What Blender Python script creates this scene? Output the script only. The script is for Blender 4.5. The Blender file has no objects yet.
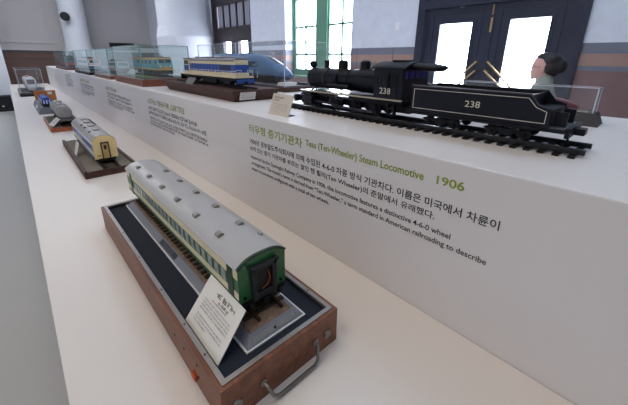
import bpy, bmesh, math, random
from mathutils import Vector, Matrix
S = bpy.context.scene
COL = S.collection
PI = math.pi
rnd = random.Random(7)
CAMZ = 1.45
# ------------------------------------------------------------------ camera, sky, exposure
cd = bpy.data.cameras.new('camera'); cam = bpy.data.objects.new('camera', cd); COL.objects.link(cam)
cd.sensor_width = 36; cd.sensor_fit = 'HORIZONTAL'; cd.lens = 316.7 / 628 * 36
cd.shift_x = 0; cd.shift_y = -38 / 628; cd.clip_start = .02; cd.clip_end = 200
def rotm(a, b, c):
    return Matrix.Rotation(c, 3, 'Z') @ Matrix.Rotation(b, 3, 'X') @ Matrix.Rotation(a, 3, 'Z')
RW = rotm(-8.20833184e-01, -1.25038069e+00, -1.04004920e-02).transposed()
cam.matrix_world = Matrix.Translation((0, 0, CAMZ)) @ RW.to_4x4()
S.camera = cam
S.view_settings.view_transform = 'Standard'; S.view_settings.look = 'None'
S.view_settings.gamma = 1; S.view_settings.use_curve_mapping = False
S.view_settings.exposure = 0.0
S.cycles.max_bounces = 10; S.cycles.diffuse_bounces = 5; S.cycles.transparent_max_bounces = 40
S.cycles.caustics_reflective = False; S.cycles.caustics_refractive = False
S.cycles.sample_clamp_indirect = 8
W = bpy.data.worlds.new('world'); S.world = W; W.use_nodes = True
bg = W.node_tree.nodes['Background']
bg.inputs[0].default_value = (.79, .84, 1, 1); bg.inputs[1].default_value = 20.0
def area(name, loc, rot, sx, sy, power, col, portal=False):
    l = bpy.data.lights.new(name, 'AREA'); l.shape = 'RECTANGLE'; l.size = sx; l.size_y = sy
    l.energy = power; l.color = col; o = bpy.data.objects.new(name, l); COL.objects.link(o)
    o.location = loc; o.rotation_euler = rot
    if portal: l.cycles.is_portal = True
    return o
PR = (-PI/2, 0, 0)                      # facing -Y, into the room
area('window_portal', (-4.62, 4.62, 2.1), PR, 1.9, 2.4, 1, (1, 1, 1), True)
area('door_portal', (-1.6, 4.52, 1.35), PR, 1.9, 2.6, 1, (1, 1, 1), True)
area('side_door_portal', (-7.74, 4.52, 1.7), PR, 2, 3.2, 1, (1, 1, 1), True)
WARM = (1, .86, .74); NEUT = (.86, .92, 1)
CEIL = [('ceiling_light_near', (-.8, -1.6, 4.4), 2.4, 1.2, 42, (1, .9, .72)), ('ceiling_light_far', (-10, .4, 4.4), 2.4, 2.4, 104, (.9, .94, 1)),
        ('added_door_fill', (-.6, 2.6, 4.4), 3.4, 1.0, 30, (.5, .75, 1)), ('ceiling_light_table', (-1.6, .45, 4.4), 2.0, .6, 18, (1, .78, .5))]  # the door one is an unseen bluish fill added to brighten the riser top
for n_, p_, sx_, sy_, e_, c_ in CEIL: area(n_, p_, (0, 0, 0), sx_, sy_, e_, c_)

# ------------------------------------------------------------------ materials
def new_mat(name):
    m = bpy.data.materials.new(name); m.use_nodes = True
    nt = m.node_tree; b = nt.nodes['Principled BSDF']; return m, nt, b
def srgb(r, g, b):
    f = lambda c: (c/255/12.92) if c/255 <= .04045 else ((c/255+.055)/1.055)**2.4
    return (f(r), f(g), f(b), 1)
MATS = {}
def mat(name, rgb, rough=.5, metal=0, noise=.06, scale=30, bump=0, coat=0):
    if name in MATS: return MATS[name]
    m, nt, b = new_mat(name); c = srgb(*rgb)
    tc = nt.nodes.new('ShaderNodeTexCoord'); nz = nt.nodes.new('ShaderNodeTexNoise'); nz.inputs['Scale'].default_value = scale
    nz.inputs['Detail'].default_value = 4
    nt.links.new(tc.outputs['Object'], nz.inputs['Vector'])
    mx = nt.nodes.new('ShaderNodeMix'); mx.data_type = 'RGBA'
    mx.inputs[6].default_value = tuple(min(1, v*(1-noise)) for v in c[:3]) + (1,)
    mx.inputs[7].default_value = tuple(min(1, v*(1+noise)) for v in c[:3]) + (1,)
    nt.links.new(nz.outputs['Fac'], mx.inputs[0]); nt.links.new(mx.outputs[2], b.inputs['Base Color'])
    b.inputs['Roughness'].default_value = rough; b.inputs['Metallic'].default_value = metal
    if coat: b.inputs['Coat Weight'].default_value = coat
    if bump:
        bp = nt.nodes.new('ShaderNodeBump'); bp.inputs['Strength'].default_value = bump; bp.inputs['Distance'].default_value = .002
        nt.links.new(nz.outputs['Fac'], bp.inputs['Height']); nt.links.new(bp.outputs[0], b.inputs['Normal'])
    MATS[name] = m; return m
def wood(name, dark, light, rough=.45, sc=(3, 40, 40)):
    if name in MATS: return MATS[name]
    m, nt, b = new_mat(name)
    tc = nt.nodes.new('ShaderNodeTexCoord'); mp = nt.nodes.new('ShaderNodeMapping'); mp.inputs['Scale'].default_value = sc
    nz = nt.nodes.new('ShaderNodeTexNoise'); nz.inputs['Scale'].default_value = 1; nz.inputs['Detail'].default_value = 6; nz.inputs['Roughness'].default_value = .65
    cr = nt.nodes.new('ShaderNodeValToRGB'); cr.color_ramp.elements[0].position = .3; cr.color_ramp.elements[1].position = .72
    cr.color_ramp.elements[0].color = srgb(*dark); cr.color_ramp.elements[1].color = srgb(*light)
    nt.links.new(tc.outputs['Object'], mp.inputs[0]); nt.links.new(mp.outputs[0], nz.inputs['Vector'])
    nt.links.new(nz.outputs['Fac'], cr.inputs[0]); nt.links.new(cr.outputs[0], b.inputs['Base Color'])
    b.inputs['Roughness'].default_value = rough
    MATS[name] = m; return m
def glass(name, tint=(.96, .985, .98), ior=1.45, rough=.0, haze=0, hcol=(.8, .9, .9)):
    m = bpy.data.materials.new(name); m.use_nodes = True; nt = m.node_tree; nt.nodes.clear()
    out = nt.nodes.new('ShaderNodeOutputMaterial'); mx = nt.nodes.new('ShaderNodeMixShader')
    tr = nt.nodes.new('ShaderNodeBsdfTransparent'); tr.inputs[0].default_value = tint + (1,)
    gl = nt.nodes.new('ShaderNodeBsdfGlossy'); gl.inputs['Roughness'].default_value = rough; gl.inputs[0].default_value = (.95, 1, 1, 1)
    fr = nt.nodes.new('ShaderNodeFresnel'); fr.inputs[0].default_value = ior
    ge = nt.nodes.new('ShaderNodeNewGeometry'); iv = nt.nodes.new('ShaderNodeMath'); iv.operation = 'SUBTRACT'; iv.inputs[0].default_value = 1
    nt.links.new(ge.outputs['Backfacing'], iv.inputs[1]); ml = nt.nodes.new('ShaderNodeMath'); ml.operation = 'MULTIPLY'
    nt.links.new(fr.outputs[0], ml.inputs[0]); nt.links.new(iv.outputs[0], ml.inputs[1])
    nt.links.new(ml.outputs[0], mx.inputs[0]); nt.links.new(tr.outputs[0], mx.inputs[1]); nt.links.new(gl.outputs[0], mx.inputs[2])
    if haze:                                  # diffuse veil imitating bright reflections on the panes
        df = nt.nodes.new('ShaderNodeBsdfDiffuse'); df.inputs[0].default_value = hcol + (1,); hz = nt.nodes.new('ShaderNodeMixShader'); hz.inputs[0].default_value = haze
        nt.links.new(mx.outputs[0], hz.inputs[1]); nt.links.new(df.outputs[0], hz.inputs[2]); nt.links.new(hz.outputs[0], out.inputs[0])
    else: nt.links.new(mx.outputs[0], out.inputs[0])
    return m
GLASS = glass('case_glass', (.955, .985, .98), haze=.05); ACRYL = glass('acrylic', (.975, .98, .985), haze=.018, hcol=(.9, .9, .95)); WINGLASS = glass('window_glass', (.97, .98, .98))
GEDGE = mat('glass_edge', (116, 148, 150), .2); AEDGE = mat('acrylic_edge', (205, 212, 225), .15)

# ------------------------------------------------------------------ mesh helpers
class MB:
    def __init__(s): s.bm = bmesh.new(); s.smooth = False
    def _add(s, verts, faces):
        vs = [s.bm.verts.new(v) for v in verts]
        for f in faces:
            try: s.bm.faces.new([vs[i] for i in f])
            except ValueError: pass
        return s
    def box(s, x0, x1, y0, y1, z0, z1, bev=0):
        if bev:
            t = bmesh.new(); bmesh.ops.create_cube(t, size=1)
            for v in t.verts:
                v.co = Vector(((x0+x1)/2+v.co.x*(x1-x0), (y0+y1)/2+v.co.y*(y1-y0), (z0+z1)/2+v.co.z*(z1-z0)))
            bmesh.ops.bevel(t, geom=t.edges[:], offset=bev, segments=2, affect='EDGES', profile=.6)
            s._merge(t); return s
        v = [(x, y, z) for z in (z0, z1) for y in (y0, y1) for x in (x0, x1)]
        return s._add(v, [(0, 2, 3, 1), (4, 5, 7, 6), (0, 1, 5, 4), (1, 3, 7, 5), (3, 2, 6, 7), (2, 0, 4, 6)])
    def _merge(s, t, M=None):
        t.verts.index_update(); mp = {}
        for v in t.verts: mp[v.index] = s.bm.verts.new(M @ v.co if M else v.co)
        for f in t.faces:
            try: nf = s.bm.faces.new([mp[v.index] for v in f.verts]); nf.smooth = f.smooth
            except ValueError: pass
        t.free(); return s
    def frustum(s, lo, hi, z0, z1):
        """lo, hi = (x0,x1,y0,y1) rectangles"""
        r = lambda q, z: [(q[0], q[2], z), (q[1], q[2], z), (q[1], q[3], z), (q[0], q[3], z)]
        return s._add(r(lo, z0)+r(hi, z1), [(3, 2, 1, 0), (4, 5, 6, 7), (0, 1, 5, 4), (1, 2, 6, 5), (2, 3, 7, 6), (3, 0, 4, 7)])
    def prism(s, pts, axis, a0, a1):
        """pts are (u,v): X->(y,z)  Y->(x,z)  Z->(x,y)"""
        def m(p, a): return {'X': (a, p[0], p[1]), 'Y': (p[0], a, p[1]), 'Z': (p[0], p[1], a)}[axis]
        n = len(pts); v = [m(p, a0) for p in pts]+[m(p, a1) for p in pts]
        f = [tuple(range(n))[::-1], tuple(range(n, 2*n))]+[(i, (i+1) % n, n+(i+1) % n, n+i) for i in range(n)]
        return s._add(v, f)
    def loft(s, rings, cap=True):
        n = len(rings[0]); v = [p for r in rings for p in r]; f = []
        for k in range(len(rings)-1):
            for i in range(n): f.append((k*n+i, k*n+(i+1) % n, (k+1)*n+(i+1) % n, (k+1)*n+i))
        if cap: f += [tuple(range(n))[::-1], tuple(range((len(rings)-1)*n, len(rings)*n))]
        return s._add(v, f)
    def cyl(s, p0, p1, r0, r1=None, n=16):
        r1 = r0 if r1 is None else r1
        p0, p1 = Vector(p0), Vector(p1); d = (p1-p0).normalized()
        u = d.orthogonal().normalized(); w = d.cross(u)
        R = lambda p, r: [tuple(p+u*r*math.cos(2*PI*i/n)+w*r*math.sin(2*PI*i/n)) for i in range(n)]
        return s.loft([R(p0, r0), R(p1, r1)])
    def lathe(s, p0, axis, prof, n=24):
        """prof: (t, r) along axis"""
        p0 = Vector(p0); d = Vector(axis).normalized(); u = d.orthogonal().normalized(); w = d.cross(u)
        return s.loft([[tuple(p0+d*t+u*r*math.cos(2*PI*i/n)+w*r*math.sin(2*PI*i/n)) for i in range(n)] for t, r in prof])
    def tube(s, pts, r, n=8):
        pts = [Vector(p) for p in pts]; rings = []; u = None
        for i, p in enumerate(pts):
            d = (pts[min(i+1, len(pts)-1)]-pts[max(i-1, 0)]).normalized()
            u = d.orthogonal().normalized() if u is None else (u-d*u.dot(d)).normalized()
            w = d.cross(u)
            rings.append([tuple(p+u*r*math.cos(2*PI*k/n)+w*r*math.sin(2*PI*k/n)) for k in range(n)])
        return s.loft(rings)
    def ball(s, c, rx, ry=None, rz=None, seg=16):
        ry = ry or rx; rz = rz or rx
        t = bmesh.new(); bmesh.ops.create_uvsphere(t, u_segments=seg, v_segments=seg//2+2, radius=1)
        return s._merge(t, Matrix.Translation(c) @ Matrix.Diagonal((rx, ry, rz, 1)))
    def bar(s, p0, p1, w, h):
        p0, p1 = Vector(p0), Vector(p1); d = (p1-p0).normalized()
        u = d.cross(Vector((0, 0, 1)));  u = (Vector((0, 1, 0)) if u.length < 1e-5 else u.normalized()); v = u.cross(d)
        R = lambda p: [tuple(p+u*a*w/2+v*b*h/2) for a, b in ((-1, -1), (1, -1), (1, 1), (-1, 1))]
        return s.loft([R(p0), R(p1)])
    def build(s, name, m, root=None, smooth=False, ang=35):
        me = bpy.data.meshes.new(name)
        if root is not None:
            off = Vector(root.location)
            p = root.parent
            while p: off += Vector(p.location); p = p.parent
            for v in s.bm.verts: v.co -= off
        bmesh.ops.recalc_face_normals(s.bm, faces=s.bm.faces[:])
        if smooth:
            for f in s.bm.faces: f.smooth = True
            for e in s.bm.edges:
                if len(e.link_faces) == 2 and e.calc_face_angle(0) > math.radians(ang): e.smooth = False
        s.bm.to_mesh(me); s.bm.free()
        me.materials.append(m)
        o = bpy.data.objects.new(name, me); COL.objects.link(o)
        if root is not None: o.parent = root
        return o
def tag(o, label, cat, group=None, kind=None):
    o['label'] = label; o['category'] = cat
    if group: o['group'] = group
    if kind: o['kind'] = kind
    return o
def thing(name, label, cat, loc, group=None):
    o = bpy.data.objects.new(name, None); o.empty_display_size = .05; COL.objects.link(o); o.location = loc
    return tag(o, label, cat, group)
def struct(o): o['kind'] = 'structure'; return o
def ssec(x, yc, hw, z0, z1, n=24, e=4.0):
    """super-elliptic section across Y"""
    zc, hh = (z0+z1)/2, (z1-z0)/2; out = []
    for i in range(n):
        a = 2*PI*i/n; c, s_ = math.cos(a), math.sin(a)
        out.append((x, yc+hw*math.copysign(abs(c)**(2/e), c), zc+hh*math.copysign(abs(s_)**(2/e), s_)))
    return out
def roof_pts(yc, hw, ze, zc, n=12, lip=0):
    """arched roof outline in (y,z), flat underside at ze"""
    pts = []
    for i in range(n+1):
        t = -1+2*i/n
        pts.append((yc+hw*t, ze+(zc-ze)*(1-abs(t)**3.0)))
    return pts
TXT = []
def text_mesh(body, box, frame, name, m, root, ext=.0006, bold=0):
    """fit text into box (u0,u1,v0,v1) on the plane given by frame(u,v,n)->world"""
    cu = bpy.data.curves.new('t', 'FONT'); cu.body = body; cu.size = 1; cu.resolution_u = 3; cu.offset = bold
    o = bpy.data.objects.new('t', cu); COL.objects.link(o)
    dg = bpy.context.evaluated_depsgraph_get(); me = bpy.data.meshes.new_from_object(o.evaluated_get(dg))
    bpy.data.objects.remove(o); bpy.data.curves.remove(cu)
    xs = [v.co.x for v in me.vertices]; ys = [v.co.y for v in me.vertices]
    x0, x1, y0, y1 = min(xs), max(xs), min(ys), max(ys); u0, u1, v0, v1 = box
    bm = bmesh.new(); bm.from_mesh(me); bpy.data.meshes.remove(me)
    for v in bm.verts:
        u = u0+(v.co.x-x0)/(x1-x0)*(u1-u0); w = v0+(v.co.y-y0)/(y1-y0)*(v1-v0)
        v.co = Vector(frame(u, w, ext))
    b = MB(); b.bm.free(); b.bm = bm
    return b.build(name, m, root)
def glyph_line(b, frame, u0, u1, v0, v1, r, dens=.85, word=5, ext=.0006):
    """a line of small unreadable print: strokes in cells"""
    h = v1-v0; w = h*.8; u = u0; k = 0; nxt = r.randint(2, word)
    def rect(a, c, d, e):
        p = [frame(a, d, ext), frame(c, d, ext), frame(c, e, ext), frame(a, e, ext)]
        b._add([tuple(q) for q in p], [(0, 1, 2, 3)])
    while u+w < u1:
        if k == nxt: u += w*.55; k = 0; nxt = r.randint(2, word); continue
        t = h*.16
        for j in range(r.randint(2, 3)):
            y = v0+h*r.choice((.0, .4, .8)); rect(u, u+w*dens*r.uniform(.6, 1), y, y+t)
        for j in range(r.randint(1, 2)):
            x = u+w*dens*r.choice((0, .4, .8)); rect(x, x+t, v0, v0+h*r.uniform(.6, 1))
        u += w; k += 1
#==SETTING
# ------------------------------------------------------------------ the room
def banded_wall(name):
    m, nt, b = new_mat(name)
    geo = nt.nodes.new('ShaderNodeNewGeometry'); sp = nt.nodes.new('ShaderNodeSeparateXYZ'); nt.links.new(geo.outputs['Position'], sp.inputs[0])
    mr = nt.nodes.new('ShaderNodeMath'); mr.operation = 'DIVIDE'; mr.inputs[1].default_value = 2.0; nt.links.new(sp.outputs['Z'], mr.inputs[0])
    cr = nt.nodes.new('ShaderNodeValToRGB'); cr.color_ramp.interpolation = 'CONSTANT'
    el = cr.color_ramp.elements
    bands = [(0, (130, 104, 102)), (1.365, (118, 120, 134)), (1.413, (168, 134, 124)), (1.524, (120, 122, 136)), (1.632, (224, 228, 238))]
    el[0].position = 0; el[0].color = srgb(*bands[0][1]); el[1].position = bands[1][0]/2; el[1].color = srgb(*bands[1][1])
    for z, c in bands[2:]:
        e = el.new(z/2); e.color = srgb(*c)
    nt.links.new(mr.outputs[0], cr.inputs[0])
    # stone blotches and joints below the dado line
    nz = nt.nodes.new('ShaderNodeTexNoise'); nz.inputs['Scale'].default_value = 9; nz.inputs['Detail'].default_value = 6; nt.links.new(geo.outputs['Position'], nz.inputs['Vector'])
    ad = nt.nodes.new('ShaderNodeMath'); ad.operation = 'ADD'; nt.links.new(sp.outputs['X'], ad.inputs[0]); nt.links.new(sp.outputs['Y'], ad.inputs[1])
    wv = nt.nodes.new('ShaderNodeMath'); wv.operation = 'PINGPONG'; wv.inputs[1].default_value = .35; nt.links.new(ad.outputs[0], wv.inputs[0])
    lt = nt.nodes.new('ShaderNodeMath'); lt.operation = 'LESS_THAN'; lt.inputs[1].default_value = .005; nt.links.new(wv.outputs[0], lt.inputs[0])
    bl = nt.nodes.new('ShaderNodeMath'); bl.operation = 'LESS_THAN'; bl.inputs[1].default_value = 1.632; nt.links.new(sp.outputs['Z'], bl.inputs[0])
    an = nt.nodes.new('ShaderNodeMath'); an.operation = 'MULTIPLY'; nt.links.new(lt.outputs[0], an.inputs[0]); nt.links.new(bl.outputs[0], an.inputs[1])
    sc = nt.nodes.new('ShaderNodeMapRange'); sc.inputs[3].default_value = .9; sc.inputs[4].default_value = 1.1; nt.links.new(nz.outputs['Fac'], sc.inputs[0])
    mul = nt.nodes.new('ShaderNodeMix'); mul.data_type = 'RGBA'; mul.blend_type = 'MULTIPLY'; mul.inputs[0].default_value = 1
    nt.links.new(cr.outputs[0], mul.inputs[6]); nt.links.new(sc.outputs[0], mul.inputs[7])
    jn = nt.nodes.new('ShaderNodeMix'); jn.data_type = 'RGBA'; jn.inputs[7].default_value = srgb(95, 85, 84)
    nt.links.new(an.outputs[0], jn.inputs[0]); nt.links.new(mul.outputs[2], jn.inputs[6]); nt.links.new(jn.outputs[2], b.inputs['Base Color'])
    b.inputs['Roughness'].default_value = .6
    return m
WALL = banded_wall('plaster_over_stone_dado')
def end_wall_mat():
    m, nt, b = new_mat('grey_plaster_over_shaded_dado')
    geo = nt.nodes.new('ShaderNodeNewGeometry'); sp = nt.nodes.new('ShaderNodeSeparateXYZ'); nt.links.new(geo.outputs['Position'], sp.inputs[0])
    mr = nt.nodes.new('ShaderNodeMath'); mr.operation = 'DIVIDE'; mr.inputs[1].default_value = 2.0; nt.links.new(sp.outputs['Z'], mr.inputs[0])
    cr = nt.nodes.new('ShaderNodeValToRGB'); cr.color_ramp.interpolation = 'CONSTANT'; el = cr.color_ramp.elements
    el[0].color = srgb(112, 84, 76); el[1].position = 1.365/2; el[1].color = srgb(92, 82, 84)  # same dado as the back wall, its shade painted in as darker bands
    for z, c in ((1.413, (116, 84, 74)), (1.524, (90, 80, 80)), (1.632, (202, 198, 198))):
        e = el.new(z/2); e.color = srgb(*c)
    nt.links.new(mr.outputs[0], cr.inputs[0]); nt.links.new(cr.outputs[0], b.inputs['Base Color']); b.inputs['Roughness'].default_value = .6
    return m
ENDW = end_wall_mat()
PLAST = mat('white_plaster', (228, 231, 238), .6, noise=.02, scale=6)
GREYP = mat('grey_panel_plaster', (204, 200, 200), .6, noise=.02, scale=6)
FLOOR = mat('grey_floor_coating', (180, 180, 177), .45, noise=.03, scale=3)
XA, XB, YA, YB, ZC = -14.0, 4.5, -3.5, 4.3, 4.5
struct(MB().box(XA-.3, XB+.3, YA-.3, YB+.3, -.2, 0).build('floor', FLOOR))
struct(MB().box(XA-.3, XB+.3, YA-.3, YB+.3, ZC, ZC+.2).build('ceiling', PLAST))
wb = MB(); D = .34                       # back wall with three openings
opens = [(-8.69, -6.79, 0, 2.98), (-5.517, -3.74, 1.11, 3.4), (-2.53, -.665, 0, 2.62)]
x = XA
for (a, c, z0, z1) in opens:
    wb.box(x, a, YB, YB+D, 0, ZC); wb.box(a, c, YB, YB+D, z1, ZC)
    if z0 > 0: wb.box(a, c, YB, YB+D, 0, z0)
    x = c
wb.box(x, XB, YB, YB+D, 0, ZC)
struct(wb.build('wall_back', WALL))
struct(MB().box(XA-.3, XA, YA, YB, 0, ZC).build('wall_left', ENDW))
struct(MB().box(XA, XB, YA-.3, YA, 0, ZC).build('wall_front', PLAST))
struct(MB().box(XB, XB+.3, YA, YB, 0, ZC).build('wall_right', PLAST))
# panel mouldings
def frame_x(b, x, y0, y1, z0, z1, w=.05, d=.025):
    b.box(x, x+d, y0, y1, z0, z0+w); b.box(x, x+d, y0, y1, z1-w, z1); b.box(x, x+d, y0, y0+w, z0+w, z1-w); b.box(x, x+d, y1-w, y1, z0+w, z1-w)
def frame_y(b, y, x0, x1, z0, z1, w=.035, d=.02):
    b.box(x0, x1, y-d, y, z0, z0+w); b.box(x0, x1, y-d, y, z1-w, z1); b.box(x0, x0+w, y-d, y, z0+w, z1-w); b.box(x1-w, x1, y-d, y, z0+w, z1-w)
t = MB(); frame_x(t, XA, -2.9, 1.2, 1.85, 4.1); frame_x(t, XA, 2.75, 4.0, 1.85, 4.1); struct(t.build('trim_1', GREYP))
t = MB(); frame_y(t, YB, -.37, 2.4, 1.86, 4.0); struct(t.build('trim_2', PLAST))
struct(MB().box(XA, XA+.04, YA, YB, 1.632, 1.70, ).build('trim_3', GREYP))
struct(MB().lathe((-9.25, 3.80, 0), (0, 0, 1), [(0, .82), (.3, .82), (.32, .765), (1.93, .765), (1.96, .775), (2.02, .765), (2.05, .745), (2.16, .735), (2.2, .715), (2.24, .70), (4.5, .68)], 48).build('column_right', PLAST, smooth=True))
struct(MB().lathe((-13.3, 1.85, 0), (0, 0, 1), [(0, .44), (1.62, .39), (1.7, .385), (1.78, .365), (1.9, .355), (2.0, .345), (4.5, .335)], 40).build('column_left', PLAST, smooth=True))
struct(MB().box(-13.1, -12.7, -1.6, -.02, 0, 4.5).build('wall_partition', PLAST))
# green window
GREEN = mat('green_window_paint', (98, 146, 120), .4, noise=.04)
def window(name, x0, x1, z0, z1, y):
    f = MB(); w = .05
    f.box(x0, x1, y, y+.06, z0, z0+.1).box(x0, x1, y, y+.06, z1-w, z1).box(x0, x0+w, y, y+.06, z0+.1, z1-w).box(x1-w, x1, y, y+.06, z0+.1, z1-w)
    xm = (-4.80-4.50)/2
    f.box(xm-.15, xm+.15, y-.02, y+.07, z0+.1, z1-w)
    root = struct(f.build(name, GREEN))
    for a, c in ((x0+w, xm-.15), (xm+.15, x1-w)):
        s = MB(); q = .035
        s.box(a, c, y+.01, y+.05, z0+.1, z0+.15).box(a, c, y+.01, y+.05, z1-w-q, z1-w).box(a, a+q, y+.01, y+.05, z0+.15, z1-w-q).box(c-q, c, y+.01, y+.05, z0+.15, z1-w-q)
        m = (a+c)/2; s.box(m-.018, m+.018, y+.012, y+.048, z0+.15, z1-w-q)
        for zz in (1.545, 2.06, 2.57, 3.0): s.box(a+q, c-q, y+.012, y+.048, zz-.018, zz+.018)
        so = s.build('sash', GREEN, root)
        MB().box(a+q, c-q, y+.027, y+.033, z0+.15, z1-w-q).build('window_pane', WINGLASS, so)
    MB().box(x0+.001, x1-.001, y-.2, y-.001, z0, z0+.03).build('window_sill', GREEN, root)
window('window_1', -5.515, -3.742, 1.11, 3.4, 4.5)
# navy double door
NAVY = mat('navy_door_paint', (34, 38, 58), .35, noise=.06, scale=8)
BRASS = mat('brass', (196, 166, 122), .35, .8)
f = MB(); f.box(-2.53, -2.42, 4.27, 4.46, 0, 2.62).box(-.775, -.665, 4.27, 4.46, 0, 2.62).box(-2.42, -.775, 4.27, 4.46, 2.52, 2.62).box(-2.42, -.775, 4.27, 4.46, 2.095, 2.2).box(-1.59, -1.553, 4.322, 4.385, .02, 2.1)
door = struct(f.build('door_1', NAVY))
MB().box(-2.42, -.775, 4.34, 4.38, 2.2, 2.52).build('transom_panel', NAVY, door)
for a, c, g0, g1, sg in ((-2.415, -1.575, -2.215, -1.80, -1), (-1.568, -.78, -1.375, -.985, 1)):
    s = MB(); y0, y1 = 4.33, 4.38
    s.box(a, g0, y0, y1, .02, 2.1).box(g1, c, y0, y1, .02, 2.1).box(g0, g1, y0, y1, 1.905, 2.1).box(g0, g1, y0, y1, .02, .45)
    leaf = s.build('door_leaf', NAVY, door)
    e = MB(); w = .035
    e.box(g0-w, g0, y0-.012, y0, .45-w, 1.905+w).box(g1, g1+w, y0-.012, y0, .45-w, 1.905+w).box(g0, g1, y0-.012, y0, 1.905, 1.905+w).box(g0, g1, y0-.012, y0, .45-w, .45)
    e.box(g0-.11, g0-.095, y0-.008, y0, .3, 2.03).box(g1+.095, g1+.11, y0-.008, y0, .3, 2.03).box(g0-.095, g1+.095, y0-.008, y0, 2.015, 2.03)
    e.build('glazing_bead', NAVY, leaf)
    MB().box(g0, g1, 4.352, 4.358, .45, 1.905).build('glass_pane', WINGLASS, leaf)
    pts = [((-1.654, 1.439), (-1.96, 1.12)), ((-1.652, 1.333), (-1.85, 1.14))] if sg < 0 else [((-1.515, 1.441), (-1.20, 1.14)), ((-1.532, 1.337), (-1.30, 1.13))]
    for p, q in pts:
        MB().cyl((p[0], 4.24, p[1]), (q[0], 4.24, q[1]), .011, n=10).cyl((p[0], 4.33, p[1]), (p[0], 4.235, p[1]), .013, n=10).cyl((q[0], 4.33, q[1]), (q[0], 4.235, q[1]), .013, n=10).build('handle', BRASS, leaf, True)
MB().box(-1.588, -1.566, 4.318, 4.33, 1.78, 1.94).cyl((-1.577, 4.318, 1.97), (-1.577, 4.318, 2.08), .008).build('bolt', BRASS, door)
MB().box(-1.98, -1.93, 4.315, 4.33, 2.08, 2.105).build('latch', mat('grey_metal', (130, 130, 136), .4, .6), door)
# dark brown glazed door beyond the column
BROWN = mat('dark_brown_door_paint', (46, 36, 38), .4, noise=.06)
f = MB(); y0, y1 = 4.3, 4.4
f.box(-8.69, -8.45, y0, y1, 0, 2.98).box(-6.82, -6.79, y0, y1, 0, 2.98).box(-8.45, -6.82, y0, y1, 2.72, 2.98).box(-8.45, -6.82, y0, y1, 1.86, 2.2)
xs = [-8.45, -8.12, -7.79, -7.46, -7.13, -6.82]
for q in xs[1:-1]: f.box(q-.022, q+.022, y0+.02, y0+.05, 2.2, 2.72)
f.box(-8.45, -8.18, y0, y1, .0, 1.86).box(-7.76, -7.42, y0, y1, 0, 1.86).box(-6.97, -6.82, y0, y1, 0, 1.86)
f.box(-8.18, -7.76, y0, y1, 0, .4).box(-7.42, -6.97, y0, y1, 0, .4)
d2 = struct(f.build('door_2', BROWN))
BLIND = bpy.data.materials.new('frosted_pane'); BLIND.use_nodes = True; nt = BLIND.node_tree; nt.nodes.clear()
o_ = nt.nodes.new('ShaderNodeOutputMaterial'); tl = nt.nodes.new('ShaderNodeBsdfTranslucent'); tl.inputs[0].default_value = (.10, .10, .115, 1); dd = nt.nodes.new('ShaderNodeBsdfDiffuse'); dd.inputs[0].default_value = (.6, .6, .65, 1)
mq = nt.nodes.new('ShaderNodeMixShader'); mq.inputs[0].default_value = .4; nt.links.new(tl.outputs[0], mq.inputs[1]); nt.links.new(dd.outputs[0], mq.inputs[2]); nt.links.new(mq.outputs[0], o_.inputs[0])
for a, c in zip(xs[:-1], xs[1:]):
    MB().box(a+.02, c-.02, y0+.05, y0+.054, 2.2, 2.72).build('transom_pane', BLIND, d2)
for a, c in ((-8.18, -7.76), (-7.42, -6.97)):
    MB().box(a, c, y0+.05, y0+.056, .4, 1.86).build('glass_pane', WINGLASS, d2)
tag(MB().box(-2.89, -2.82, 4.288, 4.3, 1.87, 1.97, .003).build('switch_plate', mat('white_plastic', (246, 246, 248), .3)), 'small white switch plate on the white wall left of the dark double door', 'switch')
tag(MB().box(-14.0, -13.9, 2.87, 3.67, 1.80, 1.95, .005).build('wall_box', mat('black_plastic', (22, 22, 26), .45)), 'long black box fixed to the grey end wall above the glass cases', 'wall box')
sp = thing('wall_speaker', 'round black speaker fixed to the slim white column', 'speaker', (-12.9, 1.62, 2.62))
MB().lathe((-12.9, 1.62, 2.62), (1, -.35, -.12), [(0, .06), (.03, .115), (.1, .125), (.12, .115), (.122, .0)], 28).build('speaker_body', mat('black_plastic', (22, 22, 26), .45), sp, True)
MB().box(-13.0, -12.88, 1.57, 1.67, 2.57, 2.67).build('bracket', MATS['black_plastic'], sp)
#==COUNTERS
ZT = 1.45-.70125; ZR = 1.45-.234
CW = mat('white_counter_laminate', (224, 217, 212), .38, noise=.012, scale=5)
CT2 = mat('white_riser_laminate', (226, 222, 222), .38, noise=.012, scale=5)
tag(MB().box(-7.9, 1.2, -.052, .75, 0, ZT, .004).build('display_table', CW), 'long low white display table carrying the green and white carriage in its box', 'display table', 'low display tables')
tag(MB().box(-12.0, -7.905, -.052, .75, 0, ZT-.02, .004).build('display_table', CW), 'far low white display table under the clear case with the pale train', 'display table', 'low display tables')
riser = tag(MB().box(-11.3, 1.4, .751, 1.96, 0, ZR, .004).build('display_riser', CT2), 'tall white display riser with printed text, carrying the black steam locomotive', 'display plinth')
FR = lambda u, v, n: (u, .751-n, v)
OLIVE = mat('olive_vinyl', (140, 156, 40), .5, noise=0); INK = mat('black_vinyl', (38, 38, 40), .5, noise=0)
Z = lambda z: 1.45+z
text_mesh('터우형 증기기관차', (-1.24, -.872, Z(-.318), Z(-.279)), FR, 'heading_text', OLIVE, riser, bold=.018)
text_mesh('Teau (Ten-Wheeler) Steam Locomotive', (-.853, -.378, Z(-.311), Z(-.279)), FR, 'heading_text', OLIVE, riser, bold=.018)
text_mesh('1906', (-.342, -.271, Z(-.302), Z(-.278)), FR, 'heading_text', OLIVE, riser, bold=.018)
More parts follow.
